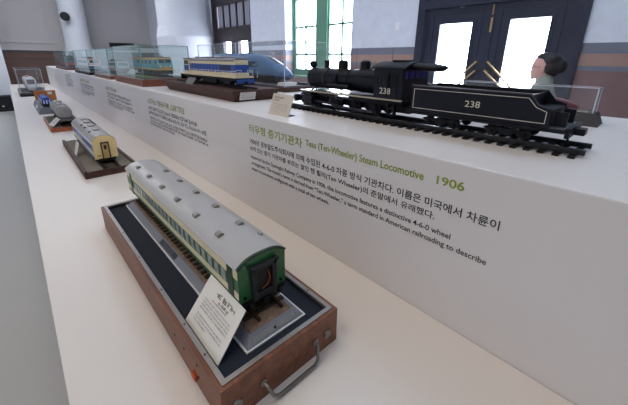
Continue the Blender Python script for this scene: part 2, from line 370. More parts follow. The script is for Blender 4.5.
text_mesh('1906년 경부철도주식회사에 의해 수입된 4-6-0 차륜 방식 기관차다. 이름은 미국에서 차륜이', (-1.24, -.181, Z(-.371), Z(-.345)), FR, 'body_text', INK, riser, bold=.013)
text_mesh('10개 있는 증기 기관차를 부르는 말인 텐 휠러(Ten Wheeler)의 준말에서 유래했다.', (-1.241, -.334, Z(-.407), Z(-.381)), FR, 'body_text', INK, riser, bold=.013)
text_mesh('Imported by the Gyeongbu Railway Company in 1906, this locomotive features a distinctive 4-6-0 wheel', (-1.237, -.285, Z(-.446), Z(-.424)), FR, 'body_text', INK, riser, bold=.013)
text_mesh('arrangement. The model\u2019s name is derived from \u201cTen-Wheeler,\u201d a term standard in American railroading to describe', (-1.235, -.192, Z(-.475), Z(-.453)), FR, 'body_text', INK, riser, bold=.013)
text_mesh('steam locomotives configured with a total of ten wheels.', (-1.235, -.724, Z(-.504), Z(-.482)), FR, 'body_text', INK, riser, bold=.013)
for k, (x0, ws) in enumerate([(-2.73, (.75, .92, 1.04, 1.04, 1.05, .52)), (-4.18, (.5, .95, .97, .97, 1.04, .6)), (-5.9, (.78, .97, .95, .95, .96, .6)), (-7.6, (.7, .9, .88, .8, .85, .5))]):
    b = MB(); glyph_line(b, FR, x0, x0+ws[0], Z(-.334), Z(-.296), rnd, 1.0, 9); b.build('heading_text', OLIVE, riser)
    b = MB()
    for j, (za, zb) in enumerate([(-.383, -.357), (-.419, -.394), (-.456, -.437), (-.48, -.462), (-.504, -.486)]):
        glyph_line(b, FR, x0, x0+ws[j+1], Z(za), Z(zb), rnd, .95, 7)
    b.build('body_text', INK, riser)
#==OBJECTS
# ------------------------------------------------------------------ shared model-railway bits
BLACK = mat('black_paint', (20, 21, 27), .32, noise=.1); SATIN = mat('satin_black', (22, 23, 28), .5, noise=.1)
STEEL = mat('dull_steel', (128, 124, 120), .35, .85); SILVER = mat('brushed_aluminium', (152, 147, 142), .35, .7, noise=.1, scale=60)
SLEEP = wood('sleeper_wood', (36, 27, 23), (66, 52, 44), .8, (20, 20, 20)); BALLAST = mat('brown_ballast', (126, 104, 86), .9, noise=.75, scale=110, bump=.8)
CARD = mat('white_card', (228, 225, 220), .5, noise=.01); PRINT = mat('grey_print', (120, 118, 118), .6, noise=0); DKPRINT = mat('dark_print', (36, 34, 38), .6, noise=0)
WALN = wood('walnut_veneer', (42, 22, 18), (88, 50, 38), .6, (2.5, 45, 45)); REDW = wood('reddish_wood', (104, 58, 42), (138, 82, 60), .45, (3, 40, 40))
CASEW = wood('suitcase_wood', (88, 46, 29), (140, 84, 54), .42, (4, 50, 50))
def wheelset(root, x, yc, g, z, r, m=None, name='wheelset', n=18):
    b = MB()
    for s_ in (-1, 1):
        b.lathe((x, yc+s_*g/2-.004*s_, z), (0, s_, 0), [(0, r*.8), (.001, r*1.08), (.003, r*1.08), (.0035, r), (.009, r*.98), (.0095, r*.6), (.007, r*.5), (.008, r*.2)], n)
    b.cyl((x, yc-g/2, z), (x, yc+g/2, z), r*.16, n=8)
    return b.build(name, m or SATIN, root, True)
def bogie(root, xc, yc, g, zr, L, r, m=None):
    """two-axle bogie: frame with its wheelsets"""
    b = MB(); m = m or SATIN
    for s_ in (-1, 1):
        y = yc+s_*(g/2+.012)
        b.prism([(xc-L*.74, zr+r*1.5), (xc-L*.62, zr+r*1.2), (xc-L*.25, zr+r*1.2), (xc-L*.16, zr+r*.6), (xc+L*.16, zr+r*.6), (xc+L*.25, zr+r*1.2), (xc+L*.62, zr+r*1.2), (xc+L*.74, zr+r*1.5), (xc+L*.68, zr+r*1.75), (xc-L*.68, zr+r*1.75)], 'Y', y-.003, y+.003)
        for dx in (-L/2, L/2): b.box(xc+dx-r*.35, xc+dx+r*.35, y-.006, y+.006, zr+r*.6, zr+r*1.5)
    b.box(xc-L*.1, xc+L*.1, yc-g/2-.01, yc+g/2+.01, zr+r*.9, zr+r*2.0)
    fr = b.build('bogie', m, root)
    for dx in (-L/2, L/2): wheelset(fr, xc+dx, yc, g, zr+r*1.08, r)
    return fr
def track(b_r, b_s, x0, x1, yc, g, z, rail_h=.012, rail_w=.006, pitch=.03, sl=.17, sw=.014, sh=.006):
    for s_ in (-1, 1):
        y = yc+s_*g/2; b_r.box(x0, x1, y-rail_w, y+rail_w, z+sh, z+sh+.002).box(x0, x1, y-rail_w*.35, y+rail_w*.35, z+sh+.002, z+sh+rail_h*.7).box(x0, x1, y-rail_w*.6, y+rail_w*.6, z+sh+rail_h*.7, z+sh+rail_h)
    x = x0+pitch*.5
    while x < x1-sw: b_s.box(x-sw/2, x+sw/2, yc-sl/2, yc+sl/2, z, z+sh); x += pitch
def glass_case(root, x0, x1, y0, y1, z0, z1, gm, em, t=.004, ew=.005):
    b = MB(); b.box(x0, x1, y0, y0+t, z0, z1-t).box(x0, x1, y1-t, y1, z0, z1-t).box(x0, x0+t, y0+t, y1-t, z0, z1-t).box(x1-t, x1, y0+t, y1-t, z0, z1-t).box(x0, x1, y0, y1, z1-t, z1)
    g = b.build('glass_cover', gm, root)
    e = MB(); d = .0006
    for x in (x0, x1):
        for y in (y0, y1): e.box(x-d-(ew-d if x == x1 else 0), x+d+(ew-d if x == x0 else 0), y-d-(ew-d if y == y1 else 0), y+d+(ew-d if y == y0 else 0), z0, z1)
    for y in (y0, y1): e.box(x0, x1, y-d-(ew if y == y1 else 0), y+d+(ew if y == y0 else 0), z1-ew*.6, z1+d)
    for x in (x0, x1): e.box(x-d-(ew if x == x1 else 0), x+d+(ew if x == x0 else 0), y0, y1, z1-ew*.6, z1+d)
    e.build('glass_edge', em, g); return g
def card(name, label, p_bl, p_br, p_tl, t, lines, m=None, title=True, colour=None, stand=None, rr=None):
    """flat placard: bottom-left, bottom-right and top-left corners in world space"""
    A, B_, C_ = Vector(p_bl), Vector(p_br), Vector(p_tl); U = (B_-A); V = (C_-A); w, h = U.length, V.length; U.normalize(); V.normalize(); N = U.cross(V).normalized()
    r = rr or rnd
    root = thing(name, label, 'placard', tuple((A+B_)/2), 'placards beside the models')
    P = lambda u, v, n: tuple(A+U*u+V*v+N*n)
    b = MB(); v = [P(u, q, n) for n in (0, -t) for u, q in ((0, 0), (w, 0), (w, h), (0, h))]
    b._add(v, [(0, 1, 2, 3), (7, 6, 5, 4), (0, 4, 5, 1), (1, 5, 6, 2), (2, 6, 7, 3), (3, 7, 4, 0)]); b.build('card', m or CARD, root)
    F = lambda u, q, n: P(u, q, n*.8)
    return root, F, w, h, P
#================ the green and white carriage in its wooden case
X0, X1, Y0, Y1 = -1.50, -.433, .1675, .49; H = .10
tr = thing('carrying_case', 'open wooden carrying case with dark blue lining and metal handle on the white table', 'case', (-.97, .33, ZT))
b = MB(); w = .011
b.box(X0, X1, Y0, Y0+w, ZT, ZT+H).box(X0, X1, Y1-w, Y1, ZT, ZT+H).box(X0, X0+w, Y0+w, Y1-w, ZT, ZT+H).box(X1-w, X1, Y0+w, Y1-w, ZT, ZT+H).box(X0+w, X1-w, Y0+w, Y1-w, ZT, ZT+.02)
b.build('case_body', CASEW, tr)
LIN = mat('dark_blue_felt', (20, 27, 44), .85, noise=.25, scale=400)
b = MB(); q = w+.003
b.box(X0+w, X1-w, Y0+w, Y1-w, ZT+.02, ZT+.0875).box(X0+w, X1-w, Y0+w, Y0+w+.006, ZT+.0875, ZT+.094).box(X0+w, X1-w, Y1-w-.006, Y1-w, ZT+.0875, ZT+.094).box(X0+w, X0+w+.006, Y0+w+.006, Y1-w-.006, ZT+.0875, ZT+.094).box(X1-w-.006, X1-w, Y0+w+.006, Y1-w-.006, ZT+.0875, ZT+.094)
b.build('lining', LIN, tr)
b = MB(); a = w-.002; c = a+.011; z0, z1 = ZT+.094, ZT+.1025
b.box(X0+a, X1-a, Y0+a, Y0+c, z0, z1).box(X0+a, X1-a, Y1-c, Y1-a, z0, z1).box(X0+a, X0+c, Y0+c, Y1-c, z0, z1).box(X1-c, X1-a, Y0+c, Y1-c, z0, z1)
rim = b.build('metal_rim', SILVER, tr)
for x in (-1.4, -1.2, -1.0, -.8, -.64, -.53):
    for y in (Y0+a+.0055, Y1-a-.0055): MB().cyl((x, y, z1-.001), (x, y, z1+.001), .0025, n=10).build('rim_screw', mat('dark_screw', (70, 66, 64), .4, .8), rim)
hz = ZT+.046
b = MB(); b.tube([(X1, .262, hz), (X1+.012, .264, hz-.002), (X1+.022, .274, hz-.03), (X1+.024, .286, hz-.036), (X1+.024, .39, hz-.036), (X1+.022, .402, hz-.03), (X1+.012, .411, hz-.002), (X1, .413, hz)], .0038)
b.build('handle', STEEL, tr, True)
for y in (.262, .413): MB().lathe((X1, y, hz), (1, 0, 0), [(0, .009), (.003, .009), (.005, .006), (.005, 0)], 16).build('handle_socket', STEEL, tr, True)
for y in (.2, .455): MB().lathe((X1, y, ZT+.042), (1, 0, 0), [(0, .012), (.004, .011), (.006, .006), (.006, 0)], 16).build('corner_stud', STEEL, tr, True)
o = MB().box(-.578, -.556, Y0-.006, Y0, ZT+.012, ZT+.026, .002).build('latch_tab', mat('orange_plastic', (196, 76, 34), .4), tr); o['label'] = 'orange latch tab'
for x, z in ((-.62, .055), (-.545, .07), (-.68, .05), (-.545, .035)): MB().lathe((x, Y0, ZT+z), (0, -1, 0), [(0, .0035), (.0015, .003), (.0015, 0)], 10).build('side_screw', SATIN, tr)
# cradle
ck = thing('display_cradle', 'grey sloped cradle with track, nested in the blue lined wooden case', 'display base', (-1.0, .34, ZT+.0875))
CRG = mat('grey_cradle_paint', (124, 126, 136), .4, noise=.04)
b = MB(); b.box(-1.470, -.484, .2575, .4195, ZT+.0877, ZT+.0915); b.frustum((-1.468, -.486, .259, .418), (-1.455, -.506, .276, .403), ZT+.0915, ZT+.106)
b.build('plinth', CRG, ck)
b = MB(); zz = ZT+.0877
b.box(-1.473, -.480, .2535, .2575, zz, zz+.004).box(-1.473, -.480, .4195, .4235, zz, zz+.004).box(-1.474, -1.470, .2575, .4195, zz, zz+.004).box(-.484, -.480, .2575, .4195, zz, zz+.004)
b.build('border_trim', mat('white_trim', (215, 215, 218), .4), ck)
MB().frustum((-1.453, -.508, .278, .401), (-1.445, -.515, .283, .397), ZT+.106, ZT+.1105).build('ballast', BALLAST, ck)
br, bs = MB(), MB(); track(br, bs, -1.445, -.517, .345, .066, ZT+.1105, .009, .004, .026, .116, .012, .005); br.build('rails', mat('rusty_rail', (66, 50, 42), .5, .5), ck); bs.build('sleepers', SLEEP, ck)
sl = math.atan2(.034, .022)
b = MB(); P = lambda x, t: (x, .259+.017*t-.0012, ZT+.0915+.0145*t+.0008)
b._add([P(-1.06, .12), P(-.925, .12), P(-.925, .9), P(-1.06, .9)]+[tuple(Vector(P(x, t))+Vector((0, .0015, -.001))) for x, t in ((-1.06, .12), (-.925, .12), (-.925, .9), (-1.06, .9))], [(0, 1, 2, 3), (4, 7, 6, 5), (0, 4, 5, 1), (1, 5, 6, 2), (2, 6, 7, 3), (3, 7, 4, 0)])
pl = b.build('side_plate', mat('dark_plate', (44, 44, 58), .35), ck)
b = MB()
for v0 in (.005, .011, .016): glyph_line(b, lambda u, v, n: tuple(Vector(P(u, v/.0225))+Vector((0, -.0007, .0004))), -1.03, -.95, v0, v0+.0035, rnd, .9, 6)
b.build('plate_lettering', PRINT, pl)
b = MB(); Q = lambda y, t: (-.486-.020*t+.0012, y, ZT+.0915+.0145*t+.0008)
b._add([Q(.278, .2), Q(.398, .2), Q(.398, .7), Q(.278, .7)]+[tuple(Vector(Q(y, t))-Vector((.0015, 0, .001))) for y, t in ((.278, .2), (.398, .2), (.398, .7), (.278, .7))], [(0, 1, 2, 3), (4, 7, 6, 5), (0, 4, 5, 1), (1, 5, 6, 2), (2, 6, 7, 3), (3, 7, 4, 0)])
b.build('end_plate', SILVER, ck)
b = MB(); b.ball((-.492, .338, ZT+.099), .0032, seg=10); b.build('plate_knob', SATIN, ck)
# carriage
CX0, CX1, CY, HW = -1.485, -.552, .349, .067; zb_, ze = ZT+.155, ZT+.252
GRN = mat('carriage_green', (34, 100, 58), .35, noise=.04, coat=.2); CRM = mat('carriage_cream', (226, 214, 178), .4, noise=.03); ROOF = mat('silver_grey_roof', (178, 176, 176), .36, .1, noise=.04, scale=12)
cr_ = thing('passenger_carriage', 'green and white passenger carriage with silver grey roof on the grey cradle', 'model train', (-1.0, CY, ZT+.125))
b = MB(); pts = [(CY-HW, zb_), (CY+HW, zb_), (CY+HW, ze)]+[(y, z) for y, z in roof_pts(CY, HW-.002, ze, ZT+.269)][::-1]+[(CY-HW, ze)]
b.prism(pts, 'X', CX0, CX1); b.build('body', GRN, cr_)
b = MB(); up = roof_pts(CY, HW+.0025, ze-.001, ZT+.2725, 20); lo = roof_pts(CY, HW-.001, ze-.002, ZT+.2725, 20)[::-1]
b.prism(up+lo, 'X', CX0-.003, CX1-.004); rf = b.build('roof', ROOF, cr_, True)
b = MB(); up = roof_pts(CY, HW+.003, ze-.001, ZT+.273, 20); lo = roof_pts(CY, HW-.003, ze-.003, ZT+.268, 20)[::-1]
b.prism(up+lo, 'X', CX1-.004, CX1+.003); b.build('roof_end_band', mat('dark_green', (18, 52, 34), .4), rf, True)
GUT = MB()
for s_ in (-1, 1): GUT.box(CX0-.003, CX1+.002, CY+s_*(HW+.0015)-.002, CY+s_*(HW+.0015)+.002, ze-.0025, ze)
GUT.build('gutter', ROOF, rf)
VENT = mat('vent_grey', (150, 145, 138), .45, .2)
for i in range(6):
    for s_, off in ((-1, 0), (1, .05)):
        x = -1.40+i*.142+(off+.077 if s_ > 0 else 0)
        if x > -.66+(.03 if s_ < 0 else 0): continue
        q = .037 if s_ < 0 else .03; y = CY+s_*q; z = ze+(ZT+.2725-ze)*(1-(q/.0695)**3.0)
        MB().prism([(y-.0085, z-.003), (y+.0085, z-.003), (y+.0085, z+.004), (y+.004, z+.0075), (y-.004, z+.0075), (y-.0085, z+.003)], 'X', x-.010, x+.010).build('roof_vent', VENT, rf, True)
MB().box(-.634, -.62, CY+.04, CY+.05, ze+.012, ze+.02, .002).build('roof_vent', VENT, rf, True)
for s_ in (-1, 1):
    y = CY+s_*HW; lo_, hi_ = min(y, y+s_*.0012), max(y, y+s_*.0012)
    MB().box(CX0, CX1, lo_, hi_, ze-.028, ze-.002).build('upper_stripe', CRM, cr_)
    MB().box(CX0, CX1, lo_, hi_, ZT+.169, ZT+.187).build('lower_stripe', CRM, cr_)
WPAN = mat('grey_window_pane', (168, 174, 174), .15, noise=.08)
for s_ in (-1, 1):
    y = CY+s_*HW; n = 21
    for i in range(n):
        x = -1.36+i*.0365
        if x > -.6: continue
        MB().box(x, x+.0215, min(y, y+s_*.0022), max(y, y+s_*.0022), ZT+.1925, ZT+.2215).build('window', WPAN, cr_)
    for x in (-1.418, -.585):
        MB().box(x-.013, x+.013, min(y, y+s_*.0025), max(y, y+s_*.0025), ZT+.157, ZT+.246).build('door', mat('dark_green', (18, 52, 34), .4), cr_)
# end gangway
GNG = mat('gangway_rubber', (34, 36, 40), .6); b = MB(); gx = CX1
b.box(gx, gx+.012, CY-.034, CY-.022, zb_-.004, ZT+.242, .002).box(gx, gx+.012, CY+.022, CY+.034, zb_-.004, ZT+.242, .002).box(gx, gx+.012, CY-.034, CY+.034, ZT+.231, ZT+.245, .002).box(gx, gx+.009, CY-.022, CY+.022, zb_-.004, zb_+.014)
b.box(gx-.001, gx+.016, CY-.038, CY-.030, ZT+.241, ZT+.248).box(gx-.001, gx+.016, CY+.03, CY+.038, ZT+.241, ZT+.248)
gg = b.build('gangway', GNG, cr_)
MB().box(gx, gx+.002, CY-.021, CY+.021, zb_+.014, ZT+.236).build('gangway_door', mat('gangway_dark', (16, 15, 16), .5), gg)
MB().tube([(gx+.004, CY+.013, ZT+.216), (gx+.008, CY+.016, ZT+.195), (gx+.006, CY+.008, ZT+.178), (gx+.004, CY-.006, ZT+.172)], .0016).build('hose', mat('orange_hose', (170, 84, 44), .5), gg, True)
for y in (CY-.052, CY+.052): MB().lathe((gx, y, zb_+.012), (1, 0, 0), [(0, .004), (.003, .004), (.004, .002), (.004, 0)], 10).build('end_lamp', SATIN, cr_)
b = MB(); b.box(CX0+.01, CX1-.006, CY-.05, CY+.05, zb_-.008, zb_); b.box(-1.15, -.85, CY-.045, CY+.045, zb_-.026, zb_-.008); b.box(gx-.004, gx+.016, CY-.008, CY+.008, zb_-.018, zb_-.006)
b.box(gx-.002, gx+.004, CY-.06, CY+.06, zb_-.01, zb_-.0)
for y in (-.04, .04): b.cyl((gx, CY+y, zb_-.009), (gx+.014, CY+y, zb_-.009), .006, n=12)
b.build('underframe', SATIN, cr_)
for x in (-1.29, -.70): bogie(cr_, x, .345, .066, ZT+.1245, .085, .0155)
# placard leaning on the carriage
root, F, w, h, P = card('placard', 'white placard with red and blue underline leaning against the green carriage', (-.668, .194, ZT+.088), (-.4985, .194, ZT+.088), (-.6875, .2785, ZT+.167), .002, 0)
b = MB(); glyph_line(b, F, w*.34, w*.86, h*.78, h*.87, random.Random(3), 1, 5); glyph_line(b, F, w*.46, w*.74, h*.695, h*.75, random.Random(4), 1, 4); b.build('title_print', DKPRINT, root)
F2 = lambda a, c, d, e: MB()._add([F(a, d, .0006), F(c, d, .0006), F(c, e, .0006), F(a, e, .0006)], [(0, 1, 2, 3)])
F2(w*.32, w*.42, h*.655, h*.667).build('red_line', mat('red_ink', (196, 70, 56), .5), root); F2(w*.42, w*.72, h*.655, h*.667).build('blue_line', mat('blue_ink', (58, 70, 130), .5), root)
b = MB()
for i, (u0, u1) in enumerate([(.14, .9), (.14, .9), (.14, .9), (.14, .9), (.14, .2), (.14, .88), (.14, .88), (.14, .5)]):
    if i != 4: glyph_line(b, F, w*u0, w*u1, h*(.575-i*.06), h*(.605-i*.06), random.Random(20+i), .8, 6)
b.build('small_print', PRINT, root)
#================ cream and blue railcar
B0 = thing('wooden_base', 'dark wooden tray base with grey ballast under the cream railcar', 'display base', (-2.75, .35, ZT), 'wooden bases under the models')
xa, xb, ya, yb = -3.27, -2.235, .206, .492
MB().box(xa, xb, ya, yb, ZT, ZT+.036, .003).build('tray', WALN, B0)
b = MB(); b.box(xa, xb, ya, ya+.016, ZT+.036, ZT+.05).box(xa, xb, yb-.016, yb, ZT+.036, ZT+.05).box(xb-.008, xb, ya+.016, yb-.016, ZT+.036, ZT+.042); b.build('rim', WALN, B0)
MB().box(xa+.003, xb-.008, ya+.014, yb-.014, ZT+.036, ZT+.039).build('ballast', mat('grey_ballast', (124, 116, 106), .9, noise=.45, scale=120, bump=.5), B0)
br, bs = MB(), MB(); track(br, bs, xa+.01, xb-.01, .356, .066, ZT+.039, .009, .004, .028, .1, .013, .003); br.build('rails', SATIN, B0); bs.build('sleepers', SLEEP, B0)
MB().box(xa+.25, xb-.012, .316, .322, ZT+.039, ZT+.0396).build('platform_line', mat('dark_line', (70, 60, 54), .8), B0)
rc = thing('railcar', 'cream and blue railcar with grey ribbed roof on a dark wooden tray', 'model train', (-2.77, .356, ZT+.051))
x0, x1, yc, hw = -3.22, -2.365, .356, .066; zb_, ze, zt_ = ZT+.077, ZT+.192, ZT+.228
RCR = mat('railcar_cream', (240, 216, 156), .42, noise=.03); RBL = mat('railcar_blue', (58, 104, 178), .35, noise=.04); RWH = mat('railcar_white', (222, 222, 222), .4); RRF = mat('railcar_roof', (158, 156, 158), .45, noise=.08)
b = MB(); b.prism([(yc-hw, zb_), (yc+hw, zb_), (yc+hw, ze)]+[(y, z) for y, z in roof_pts(yc, hw-.001, ze, zt_-.003)][::-1]+[(yc-hw, ze)], 'X', x0, x1); b.build('body', RCR, rc)
b = MB(); b.prism(roof_pts(yc, hw+.002, ze-.001, zt_, 18)+roof_pts(yc, hw-.002, ze-.003, zt_-.003, 18)[::-1], 'X', x0, x1-.004); rf = b.build('roof', RRF, rc, True)
for s_ in (-1, 1):
    y = yc+s_*hw; B2 = lambda a, c, d, e, t: MB().box(a, c, min(y, y+s_*t), max(y, y+s_*t), d, e)
    B2(x0, x1-.001, ze-.02, ze-.002, .0012).build('white_band', RWH, rc); B2(x0, x1-.001, ze-.062, ze-.02, .001).build('blue_band', RBL, rc); B2(x0, x1-.001, zb_+.02, zb_+.038, .001).build('white_band', RWH, rc); B2(x0, x1-.001, zb_+.004, zb_+.02, .001).build('blue_band', RBL, rc)
    for i in range(10):
        x = x0+.05+i*.076; B2(x, x+.05, ze-.056, ze-.026, .0022).build('window', mat('blue_grey_pane', (70, 108, 176), .15), rc)
for i in range(4):
    x = x0+.12+i*.17
    MB().box(x-.035, x+.035, yc-.018, yc+.018, zt_-.003, zt_+.009, .004).build('roof_unit', RRF, rf)
for i, x in enumerate((x0+.34, x0+.47, x0+.65)): MB().box(x-.014, x+.014, yc-.046, yc-.03, zt_-.016, zt_-.003, .002).build('roof_vent', mat('dark_vent', (74, 62, 56), .6), rf)
for x in (x0+.15, x0+.25, x0+.35): MB().box(x-.03, x+.03, yc+.028, yc+.046, zt_-.014, zt_-.002, .003).build('roof_vent', mat('dark_vent', (74, 62, 56), .6), rf)
b = MB(); b.box(x1, x1+.007, yc-.023, yc-.017, zb_, zb_+.105).box(x1, x1+.007, yc+.017, yc+.023, zb_, zb_+.105).box(x1, x1+.007, yc-.023, yc+.023, zb_+.1, zb_+.107); b.build('gangway', GNG, rc)
d = MB().box(x1, x1+.003, yc-.017, yc+.017, zb_, zb_+.1).build('end_door', mat('tan_door', (206, 174, 112), .45), rc)
MB().box(x1+.003, x1+.0045, yc-.007, yc+.007, zb_+.06, zb_+.088).build('door_window', BLACK, d)
b = MB(); glyph_line(b, lambda u, v, n: (x1+.0008, u, v), yc-.05, yc-.03, zb_+.018, zb_+.026, rnd, .9, 4); b.build('lettering', DKPRINT, rc)
b = MB(); b.box(x0+.01, x1-.004, yc-.045, yc+.045, zb_-.008, zb_).box(x1-.002, x1+.01, yc-.05, yc+.05, zb_-.012, zb_+.001).box(x1, x1+.018, yc-.007, yc+.007, zb_-.014, zb_-.004).box(x0+.25, x1-.28, yc-.04, yc+.04, zb_-.016, zb_-.008); b.build('underframe', SATIN, rc)
for x in (x0+.13, x1-.12): bogie(rc, x, yc, .066, ZT+.051, .07, .0125)
root, F, w, h, P = card('placard', 'small white placard standing at the left rim of the railcar tray', (-2.78, .225, ZT+.0395), (-2.67, .225, ZT+.0395), (-2.79, .253, ZT+.13), .002, 0)
b = MB(); glyph_line(b, F, w*.2, w*.8, h*.75, h*.83, rnd, 1, 5)
for i in range(4): glyph_line(b, F, w*.12, w*.88, h*(.55-i*.1), h*(.59-i*.1), rnd, .8, 6)
b.build('small_print', PRINT, root)
#================ tank wagon
B1 = thing('wooden_base', 'reddish wooden tray base with dark ballast under the grey tank wagon', 'display base', (-4.38, .33, ZT), 'wooden bases under the models')
xa, xb, ya, yb = -4.83, -3.937, .184, .462
b = MB(); b.box(xa, xb, ya, yb, ZT, ZT+.036, .002); RW2 = wood('orange_brown_wood', (140, 72, 46), (172, 96, 64), .5, (3, 40, 40)); b.build('tray', RW2, B1)
b = MB(); b.box(xa, xb, ya, ya+.012, ZT+.036, ZT+.042).box(xa, xb, yb-.012, yb, ZT+.036, ZT+.042).box(xb-.01, xb, ya+.012, yb-.012, ZT+.036, ZT+.042); b.build('rim', RW2, B1)
MB().box(xa+.002, xb-.01, ya+.012, yb-.012, ZT+.036, ZT+.039).build('ballast', mat('dark_ballast', (84, 80, 70), .9, noise=.4, scale=150, bump=.5), B1)
br, bs = MB(), MB(); track(br, bs, xa+.01, xb-.015, .33, .066, ZT+.039, .009, .004, .028, .1, .013, .003); br.build('rails', SATIN, B1); bs.build('sleepers', SLEEP, B1)
tw = thing('tank_wagon', 'grey tank wagon with dome and handrails on a reddish wooden tray', 'model train', (-4.4, .33, ZT+.051))
TG = mat('tank_grey', (150, 148, 150), .45, noise=.06); yc, zc, r = .33, ZT+.163, .066
b = MB(); b.lathe((-4.76, yc, zc), (1, 0, 0), [(0, .0), (.004, .03), (.012, .055), (.024, r), (.33, r+.002), (.66, r), (.672, .058), (.682, .03), (.686, 0)], 32); tk = b.build('tank', TG, tw, True)
b = MB()
for x in (-4.58, -4.42, -4.26): b.lathe((x-.004, yc, zc), (1, 0, 0), [(0, r), (0, r+.0035), (.008, r+.0035), (.008, r)], 32)
b.build('tank_band', TG, tk, True)
MB().lathe((-4.42, yc, zc+r-.004), (0, 0, 1), [(0, .03), (.018, .03), (.024, .024), (.025, 0)], 20).build('dome', TG, tk, True)
MB().lathe((-4.25, yc, zc+r-.004), (0, 0, 1), [(0, .014), (.014, .014), (.016, 0)], 14).build('filler_cap', TG, tk, True)
b = MB(); b.box(-4.6, -4.2, yc-.03, yc-.012, zc+r+.006, zc+r+.009).box(-4.6, -4.2, yc+.012, yc+.03, zc+r+.006, zc+r+.009)
for x in (-4.58, -4.3): b.box(x, x+.006, yc-.03, yc+.03, zc+r-.006, zc+r+.006)
b.build('walkway', mat('pale_grey_metal', (176, 174, 174), .5), tk)
b = MB(); b.tube([(-4.1, yc-.062, zc-.02), (-4.078, yc-.045, zc+.02), (-4.072, yc, zc+.05), (-4.078, yc+.045, zc+.02), (-4.1, yc+.062, zc-.02)], .0025); b.build('handrail', mat('pale_grey_metal', (176, 174, 174), .5), tk, True)
b = MB(); b.box(-4.79, -4.05, yc-.05, yc+.05, ZT+.085, ZT+.097)
for x in (-4.72, -4.14): b.prism([(yc-.055, ZT+.097), (yc+.055, ZT+.097), (yc+.055, ZT+.135), (yc+.035, ZT+.112), (yc-.035, ZT+.112), (yc-.055, ZT+.135)], 'X', x-.012, x+.012)
b.box(-4.052, -4.043, yc-.06, yc+.06, ZT+.082, ZT+.099)
for y in (-.038, .038): b.cyl((-4.045, yc+y, ZT+.09), (-4.025, yc+y, ZT+.09), .007, n=12)
b.build('underframe', mat('tank_frame_grey', (104, 103, 106), .5), tw)
for x in (-4.66, -4.18): bogie(tw, x, yc, .066, ZT+.051, .06, .0125)
root, F, w, h, P = card('placard', 'white placard on legs at the left corner of the tank wagon tray', (-4.19, .19, ZT+.0425), (-4.03, .21, ZT+.0425), (-4.22, .262, ZT+.105), .002, 0)
b = MB()
for i in range(5): glyph_line(b, F, w*.12, w*.88, h*(.78-i*.13), h*(.84-i*.13), rnd, .8, 6)
b.build('small_print', PRINT, root)
#================ blue bogie on the grey display base
B3 = thing('grey_display_base', 'dark grey sloped display base with blue wagon in front of orange panel', 'display base', (-5.9, .29, ZT))
DG = mat('base_dark_grey', (96, 98, 108), .45)
b = MB(); b.frustum((-6.5, -5.3, .172, .41), (-6.47, -5.36, .2, .385), ZT, ZT+.075); b.build('base_block', DG, B3)
b = MB(); yq = lambda z: .172+.028*(z-ZT)/.075
b._add([(-6.0, yq(ZT+.02)-.002, ZT+.02), (-5.72, yq(ZT+.02)-.002, ZT+.02), (-5.72, yq(ZT+.06)-.002, ZT+.06), (-6.0, yq(ZT+.06)-.002, ZT+.06)], [(0, 1, 2, 3)]); b.build('name_plate', CARD, B3)
BW = thing('blue_wagon', 'small blue wagon with white ribs standing on the dark grey base', 'model train', (-5.75, .285, ZT+.075))
b = MB(); zb_ = ZT+.108
b.box(-6.12, -5.45, .235, .335, zb_, zb_+.008).box(-6.12, -5.45, .235, .24, zb_, zb_+.055).box(-6.12, -5.45, .33, .335, zb_, zb_+.055).box(-6.12, -6.114, .24, .33, zb_, zb_+.055).box(-5.456, -5.45, .24, .33, zb_, zb_+.055)
wb_ = b.build('wagon_body', mat('wagon_blue', (48, 92, 184), .35), BW)
b = MB()
for x in (-6.05, -5.9, -5.75, -5.6, -5.5): b.box(x, x+.016, .2335, .235, zb_, zb_+.055).box(x, x+.016, .335, .3365, zb_, zb_+.055)
for y in (.255, .285, .315): b.box(-5.45, -5.4485, y-.005, y+.005, zb_, zb_+.055)
b.build('ribs', RWH, wb_)
for i in range(4): MB().cyl((-6.02+i*.14, .285, zb_+.05), (-5.92+i*.14, .285, zb_+.05), .036, n=16).build('blue_drum', MATS['wagon_blue'], BW, True)
b = MB(); b.box(-6.1, -5.46, .25, .32, zb_-.012, zb_); b.build('underframe', SATIN, BW)
for x in (-6.0, -5.58): wheelset(BW, x, .285, .066, ZT+.0885, .0125)
OP = thing('orange_panel', 'small orange wood panel with a white label standing behind the blue wagon', 'panel', (-6.55, .33, ZT))
ORW = wood('orange_wood', (178, 104, 50), (204, 132, 72), .45, (30, 4, 30))
MB().box(-6.56, -6.53, .215, .475, ZT, ZT+.20, .003).build('board', ORW, OP)
MB().box(-6.53, -6.528, .375, .43, ZT+.14, ZT+.18).build('label_card', CARD, OP)
